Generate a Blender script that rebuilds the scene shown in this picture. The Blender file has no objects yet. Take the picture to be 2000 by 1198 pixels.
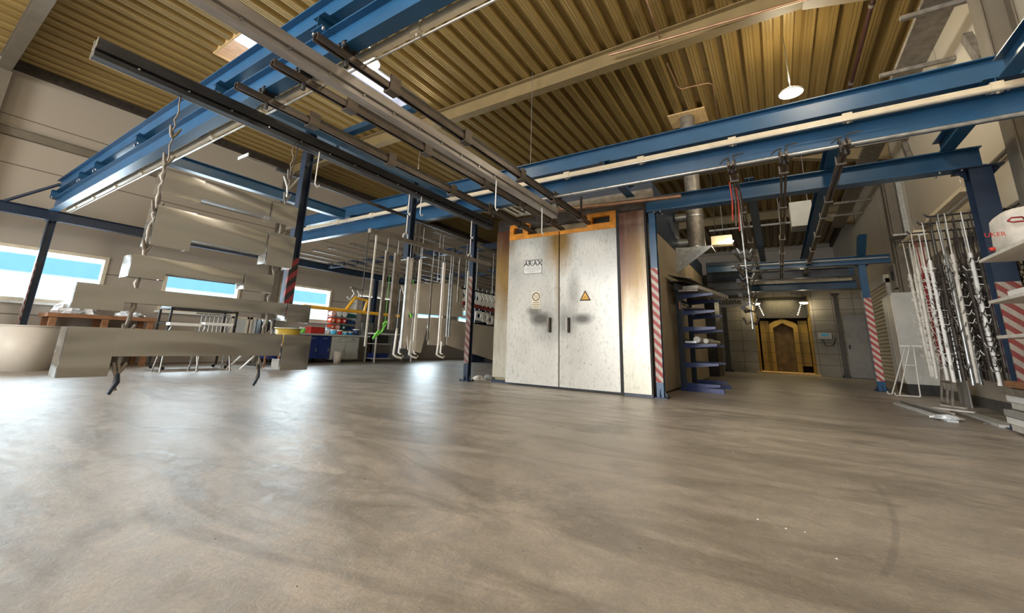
import bpy, math, random
from mathutils import Matrix, Vector
random.seed(7)
D = bpy.data
scn = bpy.context.scene
COL = scn.collection
R = math.radians

# ---------------------------------------------------------------- camera
F, CX, CY = 810.3, 985.95, 483.65
CAM = Vector((0, 0, 0.75))
ROT = (Matrix.Rotation(R(33.164), 3, 'Z') @ Matrix.Rotation(R(103.171), 3, 'X') @ Matrix.Rotation(R(1.926), 3, 'Z'))
cd = D.cameras.new('camera')
cam = D.objects.new('camera', cd)
COL.objects.link(cam)
cam.matrix_world = Matrix.Translation(CAM) @ ROT.to_4x4()
cd.sensor_width = 36
cd.lens = 36 * F / 2000
cd.shift_x = (1000 - CX) / 2000
cd.shift_y = (CY - 599) / 2000
cd.clip_start = 0.02
cd.clip_end = 300
scn.camera = cam


def at(px, py, X=None, Y=None, Z=None):
    """world point seen at a pixel, on a known plane"""
    r = ROT @ Vector(((px - CX) / F, -(py - CY) / F, -1))
    if X is not None:
        t = (X - CAM.x) / r.x
    elif Y is not None:
        t = (Y - CAM.y) / r.y
    else:
        t = (Z - CAM.z) / r.z
    return CAM + r * t


# ---------------------------------------------------------------- world, light, exposure
scn.view_settings.view_transform = 'Standard'
scn.view_settings.look = 'None'
scn.view_settings.exposure = -0.15
scn.view_settings.gamma = 1.0
scn.view_settings.use_curve_mapping = False
w = D.worlds.new('world')
scn.world = w
w.use_nodes = True
bg = w.node_tree.nodes['Background']
bg.inputs[0].default_value = (0.80, 0.92, 1.0, 1)
bg.inputs[1].default_value = 3.0


def light(name, kind, loc, energy, color=(1, 1, 1), size=1.0, size_y=None, aim=None):
    l = D.lights.new(name, kind)
    l.energy = energy
    l.color = color
    if kind == 'AREA':
        l.size = size
        if size_y:
            l.shape = 'RECTANGLE'
            l.size_y = size_y
    elif kind == 'POINT':
        l.shadow_soft_size = size
    o = D.objects.new(name, l)
    COL.objects.link(o)
    o.location = loc
    if aim:
        o.rotation_euler = (Vector(aim) - Vector(loc)).to_track_quat('-Z', 'Y').to_euler()
    return o


# daylight entering by the windows of the left wall
for i, yy in enumerate((-4.8, -1.8, 1.15, 4.12, 7.1, 10.1, 13.1)):
    light('window_daylight', 'AREA', (-13.36, yy + 0.92, 1.87), 135, (0.74, 0.90, 1.0), 1.85, 1.15, aim=(0, yy + 0.92, 1.3))
# fill light added at an assumed, unseen gate behind the camera
light('gate_fill', 'AREA', (-6.2, -9.6, 3.0), 1900, (1.0, 0.97, 0.93), 5.0, 5.0, aim=(-2.0, 2, 1.0))


# ---------------------------------------------------------------- materials
def newmat(name):
    m = D.materials.new(name)
    m.use_nodes = True
    nt = m.node_tree
    return m, nt, nt.nodes['Principled BSDF']


def N(nt, t, **kw):
    n = nt.nodes.new(t)
    for k, v in kw.items():
        setattr(n, k, v)
    return n


def ramp(nt, src, stops):
    r = N(nt, 'ShaderNodeValToRGB')
    e = r.color_ramp.elements
    while len(e) < len(stops):
        e.new(0.5)
    for el, (p, c) in zip(e, stops):
        el.position = p
        el.color = (*c, 1) if len(c) == 3 else c
    nt.links.new(src, r.inputs[0])
    return r.outputs[0]


def noise(nt, scale, detail=4, vec=None, rough=0.5, dist=0.0):
    n = N(nt, 'ShaderNodeTexNoise')
    n.inputs['Scale'].default_value = scale
    n.inputs['Detail'].default_value = detail
    n.inputs['Roughness'].default_value = rough
    n.inputs['Distortion'].default_value = dist
    if vec is not None:
        nt.links.new(vec, n.inputs['Vector'])
    return n.outputs[0]


def coords(nt, scale=(1, 1, 1), kind='Object', loc=(0, 0, 0), rot=(0, 0, 0)):
    tc = N(nt, 'ShaderNodeTexCoord')
    mp = N(nt, 'ShaderNodeMapping')
    mp.inputs['Scale'].default_value = scale
    mp.inputs['Location'].default_value = loc
    mp.inputs['Rotation'].default_value = rot
    nt.links.new(tc.outputs[kind], mp.inputs[0])
    return mp.outputs[0]


def mixc(nt, fac, a, b, mode='MIX'):
    m = N(nt, 'ShaderNodeMix', data_type='RGBA', blend_type=mode)
    if isinstance(fac, (int, float)):
        m.inputs[0].default_value = fac
    else:
        nt.links.new(fac, m.inputs[0])
    for i, v in ((6, a), (7, b)):
        if isinstance(v, tuple):
            m.inputs[i].default_value = (*v, 1) if len(v) == 3 else v
        else:
            nt.links.new(v, m.inputs[i])
    return m.outputs[2]


def math_(nt, op, a, b=None, c=None):
    m = N(nt, 'ShaderNodeMath', operation=op)
    for i, v in enumerate((a, b, c)):
        if v is None:
            continue
        if isinstance(v, (int, float)):
            m.inputs[i].default_value = v
        else:
            nt.links.new(v, m.inputs[i])
    return m.outputs[0]


def bump(nt, bsdf, h, strength=0.2, dist=0.01):
    b = N(nt, 'ShaderNodeBump')
    b.inputs['Strength'].default_value = strength
    b.inputs['Distance'].default_value = dist
    nt.links.new(h, b.inputs['Height'])
    nt.links.new(b.outputs[0], bsdf.inputs['Normal'])


def mat(name, col, rough=0.5, metal=0.0, var=0.12, scale=6.0, spec=0.5, stretch=(1, 1, 1), bmp=0.0):
    m, nt, b = newmat(name)
    v = coords(nt, stretch)
    n = noise(nt, scale, 5, v)
    lo = tuple(max(0, c * (1 - var)) for c in col)
    hi = tuple(min(1, c * (1 + var)) for c in col)
    nt.links.new(ramp(nt, n, [(0.3, lo), (0.7, hi)]), b.inputs['Base Color'])
    b.inputs['Roughness'].default_value = rough
    b.inputs['Metallic'].default_value = metal
    b.inputs['Specular IOR Level'].default_value = spec
    if bmp:
        bump(nt, b, n, bmp, 0.005)
    return m


def emit(name, col, s):
    m, nt, b = newmat(name)
    b.inputs['Base Color'].default_value = (*col, 1)
    b.inputs['Emission Color'].default_value = (*col, 1)
    b.inputs['Emission Strength'].default_value = s
    n = noise(nt, 30, 2)
    nt.links.new(ramp(nt, n, [(0.2, (0.3,) * 3), (0.8, (0.5,) * 3)]), b.inputs['Roughness'])
    return m


M = {}
M['blue'] = mat('blue_paint', (0.017, 0.085, 0.19), 0.34, 0.0, 0.14, 3)
M['navy'] = mat('dark_blue_paint', (0.014, 0.027, 0.055), 0.4, 0.0, 0.2, 4)
M['cab_blue'] = mat('cabinet_blue', (0.012, 0.03, 0.17), 0.35, 0.0, 0.1, 4)
M['rail_brown'] = mat('brown_track_steel', (0.115, 0.09, 0.07), 0.45, 0.35, 0.45, 9, stretch=(4, 0.5, 4))
M['rail_dark'] = mat('sooty_steel', (0.045, 0.036, 0.03), 0.55, 0.3, 0.4, 9)
M['alu_dark'] = mat('dark_anodised_beam', (0.035, 0.036, 0.04), 0.42, 0.35, 0.35, 5, stretch=(3, 0.6, 3))
M['alu_grey'] = mat('grey_beam', (0.34, 0.31, 0.29), 0.42, 0.15, 0.2, 5, stretch=(3, 0.6, 3))
M['alu_lip'] = mat('bare_aluminium_lip', (0.62, 0.6, 0.57), 0.32, 0.75, 0.15, 8)
M['galv'] = mat('galvanised_steel', (0.42, 0.43, 0.43), 0.36, 0.8, 0.25, 14)
M['galv_dull'] = mat('dull_galvanised_steel', (0.24, 0.215, 0.185), 0.5, 0.4, 0.3, 10)
M['cream'] = mat('cream_plastic', (0.66, 0.58, 0.44), 0.4, 0.0, 0.1, 8)
M['white'] = mat('white_paint', (0.78, 0.77, 0.74), 0.4, 0.0, 0.05, 8)
M['offwhite'] = mat('worn_white_paint', (0.62, 0.59, 0.53), 0.45, 0.0, 0.15, 9)
M['grey'] = mat('grey_paint', (0.32, 0.31, 0.29), 0.5, 0.0, 0.1, 6)
M['lightgrey'] = mat('light_grey_paint', (0.5, 0.5, 0.48), 0.5, 0.0, 0.08, 6)
M['black'] = mat('black_rubber', (0.012, 0.011, 0.011), 0.6, 0.0, 0.3, 6)
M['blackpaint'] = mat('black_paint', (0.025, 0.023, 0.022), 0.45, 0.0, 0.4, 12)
M['orange'] = mat('orange_paint', (0.75, 0.28, 0.018), 0.45, 0.0, 0.25, 7)
M['yellow'] = mat('yellow_paint', (0.8, 0.42, 0.02), 0.4, 0.0, 0.12, 5)
M['ybucket'] = mat('yellow_bucket_plastic', (0.5, 0.34, 0.04), 0.5, 0.0, 0.2, 5)
M['red'] = mat('red_plastic', (0.5, 0.03, 0.02), 0.4, 0.0, 0.15, 6)
M['darkred'] = mat('dark_red_paint', (0.2, 0.012, 0.014), 0.45, 0.0, 0.3, 9)
M['orangered'] = mat('orange_red_tape', (0.8, 0.09, 0.03), 0.4, 0.0, 0.2, 9)
M['pink'] = mat('pink_tape', (0.85, 0.32, 0.25), 0.4, 0.0, 0.15, 9)
M['greenblue'] = mat('dark_green_bin', (0.01, 0.08, 0.075), 0.45, 0.0, 0.2, 9)
M['bluebin'] = mat('dark_blue_bin', (0.02, 0.05, 0.13), 0.45, 0.0, 0.2, 9)
M['cyan'] = mat('cyan_plastic', (0.1, 0.5, 0.75), 0.4, 0.0, 0.1, 9)
M['brightblue'] = mat('bright_blue_plastic', (0.01, 0.2, 0.6), 0.4, 0.0, 0.1, 9)
M['green'] = mat('lime_green_fabric', (0.25, 0.75, 0.1), 0.7, 0.0, 0.25, 9)
M['wood'] = mat('pallet_wood', (0.28, 0.13, 0.06), 0.7, 0.0, 0.3, 6, stretch=(6, 1, 6))
M['plywood'] = mat('pale_plywood', (0.75, 0.52, 0.25), 0.6, 0.0, 0.15, 5, stretch=(5, 1, 5))
M['beige'] = mat('beige_cladding', (0.36, 0.29, 0.19), 0.55, 0.0, 0.12, 2.5)
M['roofsteel'] = mat('roof_beam_paint', (0.22, 0.16, 0.075), 0.5, 0.0, 0.12, 3)
M['roofsteel_grey'] = mat('grey_roof_beam_paint', (0.17, 0.145, 0.11), 0.5, 0.0, 0.1, 3)
M['brownpipe'] = mat('brown_pipe_paint', (0.06, 0.022, 0.018), 0.5, 0.1, 0.3, 6)
M['copper'] = mat('copper_tube', (0.42, 0.25, 0.16), 0.4, 0.6, 0.2, 9)
M['cloth'] = mat('off_white_canvas', (0.62, 0.57, 0.5), 0.8, 0.0, 0.1, 12, bmp=0.3)
M['film'] = mat('clear_wrapping_film', (0.72, 0.75, 0.78), 0.25, 0.1, 0.2, 12)
M['paper'] = mat('printed_cream_label', (0.8, 0.72, 0.56), 0.6, 0.0, 0.05, 9)
M['ink'] = mat('black_ink', (0.02, 0.017, 0.01), 0.6, 0.0, 0.3, 9)
M['brownink'] = mat('brown_ink', (0.07, 0.025, 0.01), 0.6, 0.0, 0.3, 9)
M['greyink'] = mat('grey_ink', (0.32, 0.27, 0.2), 0.6, 0.0, 0.2, 9)
M['chrome'] = mat('polished_steel', (0.75, 0.74, 0.72), 0.15, 1.0, 0.05, 9)
M['concrete_dark'] = mat('dark_plinth', (0.12, 0.11, 0.10), 0.7, 0.0, 0.2, 9)
M['lampglow'] = emit('lamp_glow', (1.0, 0.93, 0.75), 14)
M['lampwhite'] = emit('booth_lamp_glow', (1.0, 0.9, 0.6), 9)
M['white_bin'] = mat('white_bin_plastic', (0.62, 0.57, 0.5), 0.5, 0.0, 0.05, 2)
M['redstrap'] = mat('red_strap', (0.4, 0.04, 0.02), 0.7, 0.0, 0.3, 12)


def stripes(name, a, b, dirx=1.0, rough=0.5):
    m, nt, bs = newmat(name)
    tc = N(nt, 'ShaderNodeTexCoord')
    sp = N(nt, 'ShaderNodeSeparateXYZ')
    nt.links.new(tc.outputs['Object'], sp.inputs[0])
    s = math_(nt, 'ADD', math_(nt, 'MULTIPLY', sp.outputs[0], dirx), math_(nt, 'MULTIPLY', sp.outputs[1], dirx))
    s = math_(nt, 'ADD', s, sp.outputs[2])
    f = math_(nt, 'FRACT', math_(nt, 'MULTIPLY', s, 6.6))
    g = math_(nt, 'GREATER_THAN', f, 0.5)
    c = mixc(nt, g, a, b)
    n = noise(nt, 9, 4)
    c2 = mixc(nt, ramp(nt, n, [(0.35, (0.0,) * 3), (0.8, (0.45,) * 3)]), c, (0.14, 0.12, 0.1))
    nt.links.new(c2, bs.inputs['Base Color'])
    bs.inputs['Roughness'].default_value = rough
    return m


M['stripe_rw'] = stripes('red_white_hazard_tape', (0.42, 0.04, 0.035), (0.62, 0.55, 0.48))
M['stripe_dark'] = stripes('worn_red_grey_hazard_tape', (0.12, 0.025, 0.02), (0.23, 0.19, 0.17))
M['stripe_black'] = stripes('red_black_hazard_tape', (0.3, 0.02, 0.03), (0.01, 0.01, 0.012), -1.0)


M['stripe_shaded'] = stripes('dimmed_red_cream_hazard_tape', (0.22, 0.025, 0.02), (0.36, 0.31, 0.26))  # red and white tape colours dimmed to shade a post standing behind


# floor: polished concrete
def floor_mat():
    m, nt, b = newmat('polished_concrete')
    v = coords(nt, (0.35, 1.0, 1), rot=(0, 0, R(-33)))
    v2 = coords(nt, (1, 1, 1))
    big = noise(nt, 0.55, 6, v, 0.6, 0.6)
    mid = noise(nt, 2.2, 8, v, 0.65, 1.2)
    fine = noise(nt, 60, 4, v2, 0.6)
    c = ramp(nt, big, [(0.32, (0.38, 0.345, 0.30)), (0.5, (0.50, 0.46, 0.405)), (0.66, (0.64, 0.59, 0.53))])
    c = mixc(nt, ramp(nt, mid, [(0.38, (0.85,) * 3), (0.55, (0.0,) * 3)]), c, (0.25, 0.22, 0.185))
    c = mixc(nt, 0.3, c, ramp(nt, fine, [(0.3, (0.12, 0.1, 0.08)), (0.7, (0.6, 0.5, 0.42))]), 'OVERLAY')
    grit = noise(nt, 9, 10, v2, 0.72, 0.8)
    c = mixc(nt, ramp(nt, grit, [(0.42, (0.5,) * 3), (0.5, (0.0,) * 3)]), c, (0.30, 0.272, 0.238))
    c = mixc(nt, ramp(nt, grit, [(0.55, (0.0,) * 3), (0.66, (0.35,) * 3)]), c, (0.60, 0.56, 0.50))
    # scattered specks
    vo = N(nt, 'ShaderNodeTexVoronoi')
    vo.inputs['Scale'].default_value = 2.6
    nt.links.new(v2, vo.inputs['Vector'])
    sp = math_(nt, 'LESS_THAN', vo.outputs['Distance'], 0.018)
    c = mixc(nt, sp, c, (0.08, 0.065, 0.05))
    # curved tyre marks: rings round points on the floor
    tc = N(nt, 'ShaderNodeTexCoord')
    spx = N(nt, 'ShaderNodeSeparateXYZ')
    nt.links.new(tc.outputs['Object'], spx.inputs[0])
    tr = noise(nt, 1.1, 3, v2)
    tread = noise(nt, 26, 3, v2, 0.6)
    soft = noise(nt, 5, 4, v2)
    for (cx, cy, rad, wid, k, ya, yb, solid) in ((-3.87, 3.375, 4.28, 0.016, 0.34, 2.15, 3.6, True), (0.4, 3.4, 2.3, 0.1, 0.3, 0.8, 3.2, False), (-3.6, 4.4, 3.3, 0.1, 0.22, 0.5, 3.5, False), (-0.6, 5.0, 3.0, 0.12, 0.3, 1.4, 3.2, False), (-2.6, 0.2, 2.6, 0.1, 0.26, 1.2, 2.9, False), (-6, 0.5, 3.2, 0.12, 0.2, 0.4, 4, False)):
        d = N(nt, 'ShaderNodeVectorMath', operation='DISTANCE')
        nt.links.new(tc.outputs['Object'], d.inputs[0])
        d.inputs[1].default_value = (cx, cy, 0)
        e = math_(nt, 'ABSOLUTE', math_(nt, 'SUBTRACT', d.outputs['Value'], rad))
        f = ramp(nt, math_(nt, 'DIVIDE', e, wid * 2), [(0.3, (1.0,) * 3), (0.5, (0.0,) * 3)])
        f = math_(nt, 'MULTIPLY', f, math_(nt, 'MULTIPLY', math_(nt, 'GREATER_THAN', spx.outputs[1], ya), math_(nt, 'LESS_THAN', spx.outputs[1], yb)))
        if solid:
            f = math_(nt, 'MULTIPLY', f, math_(nt, 'GREATER_THAN', spx.outputs[0], 0.0))
        else:
            f = math_(nt, 'MULTIPLY', f, ramp(nt, tread, [(0.44, (0.25,) * 3), (0.52, (1.0,) * 3)]))
            f = math_(nt, 'MULTIPLY', f, ramp(nt, tr, [(0.4, (0.0,) * 3), (0.55, (1.0,) * 3)]))
        c = mixc(nt, math_(nt, 'MULTIPLY', f, k), c, (0.15, 0.13, 0.11))
    c = mixc(nt, ramp(nt, soft, [(0.35, (0.22,) * 3), (0.6, (0.0,) * 3)]), c, (0.24, 0.215, 0.18))
    nt.links.new(c, b.inputs['Base Color'])
    r = ramp(nt, grit, [(0.3, (0.26,) * 3), (0.7, (0.46,) * 3)])
    nt.links.new(r, b.inputs['Roughness'])
    b.inputs['Specular IOR Level'].default_value = 0.6
    v3 = coords(nt, (1, 1, 1))
    bn = noise(nt, 14, 8, v3, 0.75, 0.6)
    bump(nt, b, bn, 0.35, 0.012)
    return m


M['floor'] = floor_mat()


def deck_mat():
    m, nt, b = newmat('ochre_roof_deck')
    v = coords(nt, (3, 0.15, 3))
    n = noise(nt, 2.0, 6, v, 0.6)
    c = ramp(nt, n, [(0.3, (0.25, 0.165, 0.052)), (0.7, (0.38, 0.265, 0.095))])
    vo = N(nt, 'ShaderNodeTexVoronoi')
    vo.inputs['Scale'].default_value = 1.9
    tcn = N(nt, 'ShaderNodeTexCoord')
    nt.links.new(tcn.outputs['Object'], vo.inputs['Vector'])
    c = mixc(nt, math_(nt, 'LESS_THAN', vo.outputs['Distance'], 0.03), c, (0.1, 0.06, 0.02))
    nt.links.new(c, b.inputs['Base Color'])
    b.inputs['Roughness'].default_value = 0.42
    b.inputs['Metallic'].default_value = 0.25
    return m


M['deck'] = deck_mat()


def panel_wall_mat(name, col, step, axis_z=True, line=(0.1, 0.085, 0.07), wdt=0.012):
    m, nt, b = newmat(name)
    tc = N(nt, 'ShaderNodeTexCoord')
    sp = N(nt, 'ShaderNodeSeparateXYZ')
    nt.links.new(tc.outputs['Object'], sp.inputs[0])
    f = math_(nt, 'FRACT', math_(nt, 'DIVIDE', sp.outputs[2 if axis_z else 1], step))
    l = math_(nt, 'LESS_THAN', f, wdt / step * 1.6)
    n = noise(nt, 0.8, 4)
    c = ramp(nt, n, [(0.3, tuple(x * 0.93 for x in col)), (0.7, tuple(x * 1.05 for x in col))])
    nt.links.new(mixc(nt, l, c, line), b.inputs['Base Color'])
    b.inputs['Roughness'].default_value = 0.5
    return m


M['wall_left'] = panel_wall_mat('grey_beige_wall_panels', (0.40, 0.35, 0.29), 1.02)
M['wall_right'] = panel_wall_mat('off_white_wall_panels', (0.56, 0.50, 0.40), 3.05, False)


def block_mat(name, col, soot=0.5):
    m, nt, b = newmat(name)
    v = coords(nt, (1, 1, 1), rot=(R(90), 0, 0))
    br = N(nt, 'ShaderNodeTexBrick')
    br.inputs['Scale'].default_value = 1.0
    br.inputs['Mortar Size'].default_value = 0.008
    br.inputs['Brick Width'].default_value = 0.6
    br.inputs['Row Height'].default_value = 0.4
    br.offset = 0.0
    br.inputs['Color1'].default_value = (*col, 1)
    br.inputs['Color2'].default_value = (*[x * 0.85 for x in col], 1)
    br.inputs['Mortar'].default_value = (*[x * 0.25 for x in col], 1)
    nt.links.new(v, br.inputs['Vector'])
    n = noise(nt, 1.3, 6, None, 0.6, 0.8)
    c = mixc(nt, ramp(nt, n, [(0.42, (0.0,) * 3), (0.66, (soot,) * 3)]), br.outputs[0], (0.04, 0.032, 0.026))
    nt.links.new(c, b.inputs['Base Color'])
    b.inputs['Roughness'].default_value = 0.6
    return m


M['block'] = block_mat('sooty_white_blocks', (0.44, 0.40, 0.33), 0.75)
M['boothdark'] = mat('dark_brown_booth_panel', (0.10, 0.06, 0.02), 0.6, 0, 0.5, 4)  # dark brown for the panel inside the booth arch
M['boothyellow'] = block_mat('powder_stained_panels', (0.33, 0.215, 0.045), 0.5)


def oven_mat(name, stains, base=(0.62, 0.61, 0.56)):
    """white enamelled steel with brown heat stains; stains are (x, z, rx, rz, strength, dark) in world metres"""
    m, nt, b = newmat(name)
    tc = N(nt, 'ShaderNodeTexCoord')
    sp = N(nt, 'ShaderNodeSeparateXYZ')
    geo = N(nt, 'ShaderNodeNewGeometry')
    nt.links.new(tc.outputs['Object'], sp.inputs[0])
    X, Z = math_(nt, 'SUBTRACT', sp.outputs[0], 3.4), sp.outputs[2]
    n = noise(nt, 1.6, 6, None, 0.6, 0.3)
    fine = noise(nt, 26, 6, coords(nt, (1, 1, 0.35)), 0.75, 1.0)
    c = ramp(nt, n, [(0.3, tuple(x * 0.86 for x in base)), (0.7, tuple(x * 1.06 for x in base))])
    scr = ramp(nt, fine, [(0.34, (0.75,) * 3), (0.47, (0.0,) * 3)])
    c = mixc(nt, scr, c, (0.27, 0.25, 0.21))
    wob = math_(nt, 'MULTIPLY', math_(nt, 'SUBTRACT', noise(nt, 2.5, 5), 0.5), 0.8)
    for (sx, sz, rx, rz, k, colr) in stains:
        dx = math_(nt, 'DIVIDE', math_(nt, 'SUBTRACT', X, sx), rx)
        dz = math_(nt, 'DIVIDE', math_(nt, 'SUBTRACT', Z, sz), rz)
        d = math_(nt, 'SQRT', math_(nt, 'ADD', math_(nt, 'MULTIPLY', dx, dx), math_(nt, 'MULTIPLY', dz, dz)))
        d = math_(nt, 'ADD', d, wob)
        f = ramp(nt, d, [(0.3, (min(1, k * 1.15),) * 3), (1.15, (0.0,) * 3)])
        c = mixc(nt, f, c, colr)
    nt.links.new(c, b.inputs['Base Color'])
    b.inputs['Roughness'].default_value = 0.33
    b.inputs['Metallic'].default_value = 0.15
    return m


OCH = (0.26, 0.15, 0.035)
BRN = (0.10, 0.03, 0.015)
DRK = (0.10, 0.09, 0.075)
M['oven_l'] = oven_mat('stained_enamel_left_door', [(-3.42, 2.8, 0.4, 0.8, 1.0, OCH), (-4.5, 2.9, 0.16, 0.5, 0.5, OCH), (-3.40, 2.0, 0.1, 1.0, 0.5, OCH), (-3.78, 1.25, 0.30, 0.17, 0.95, DRK), (-3.95, 1.4, 0.2, 0.12, 0.7, DRK), (-4.3, 2.2, 0.5, 0.5, 0.35, (0.4, 0.39, 0.36)), (-3.6, 1.1, 0.45, 0.5, 0.35, DRK)])
M['oven_r'] = oven_mat('stained_enamel_right_door', [(-3.38, 2.8, 0.42, 0.8, 1.0, OCH), (-3.1, 1.75, 0.16, 0.55, 0.45, DRK), (-2.95, 1.25, 0.24, 0.13, 0.9, DRK), (-3.25, 1.2, 0.3, 0.35, 0.5, DRK), (-2.5, 2.2, 0.6, 0.45, 0.25, (0.42, 0.42, 0.4))])
M['oven_cl'] = oven_mat('heat_stained_left_cheek', [(-4.75, 2.5, 0.6, 1.5, 1.0, OCH), (-4.75, 3.3, 0.8, 1.0, 1.0, BRN)], (0.5, 0.47, 0.38))
M['oven_cr'] = oven_mat('heat_stained_right_cheek', [(-2.05, 2.3, 0.55, 1.35, 1.0, OCH), (-2.28, 1.6, 0.2, 0.9, 0.8, OCH), (-1.95, 3.3, 0.7, 0.95, 1.0, BRN), (-2.25, 2.6, 0.38, 1.15, 1.0, BRN)], (0.66, 0.63, 0.52))


def sheet_mat():
    m, nt, b = newmat('raw_sheet_metal')
    v = coords(nt, (1, 0.4, 1.5))
    n = noise(nt, 1.8, 3, v, 0.5, 0.6)
    nt.links.new(ramp(nt, n, [(0.3, (0.32, 0.315, 0.295)), (0.7, (0.48, 0.47, 0.445))]), b.inputs['Base Color'])
    b.inputs['Metallic'].default_value = 0.97
    b.inputs['Roughness'].default_value = 0.2
    n2 = noise(nt, 2.0, 1, v, 0.4, 0.6)
    bump(nt, b, n2, 0.9, 0.06)
    return m


M['sheet'] = sheet_mat()


def glass_mat():
    m, nt, b = newmat('window_glass')
    nt.nodes.remove(b)
    out = nt.nodes['Material Output']
    tr = N(nt, 'ShaderNodeBsdfTransparent')
    gl = N(nt, 'ShaderNodeBsdfGlossy')
    gl.inputs['Roughness'].default_value = 0.03
    mx = N(nt, 'ShaderNodeMixShader')
    fr = N(nt, 'ShaderNodeFresnel')
    fr.inputs[0].default_value = 1.2
    nt.links.new(fr.outputs[0], mx.inputs[0])
    nt.links.new(tr.outputs[0], mx.inputs[1])
    nt.links.new(gl.outputs[0], mx.inputs[2])
    nt.links.new(mx.outputs[0], out.inputs[0])
    return m


M['glass'] = glass_mat()


def opal_mat():
    m, nt, b = newmat('opal_skylight')
    nt.nodes.remove(b)
    out = nt.nodes['Material Output']
    t = N(nt, 'ShaderNodeBsdfTranslucent')
    t.inputs[0].default_value = (0.85, 0.82, 0.95, 1)
    nt.links.new(t.outputs[0], out.inputs[0])
    return m


M['opal'] = opal_mat()
M['facade'] = mat('white_facade', (0.72, 0.88, 0.9), 0.7, 0, 0.04, 2)
M['facade_blue'] = mat('blue_facade_band', (0.2, 0.47, 0.72), 0.6, 0, 0.04, 2)
M['ground_out'] = mat('pale_yard', (0.7, 0.72, 0.72), 0.8, 0, 0.06, 2)

# ---------------------------------------------------------------- mesh builder
OFF = {}


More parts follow.
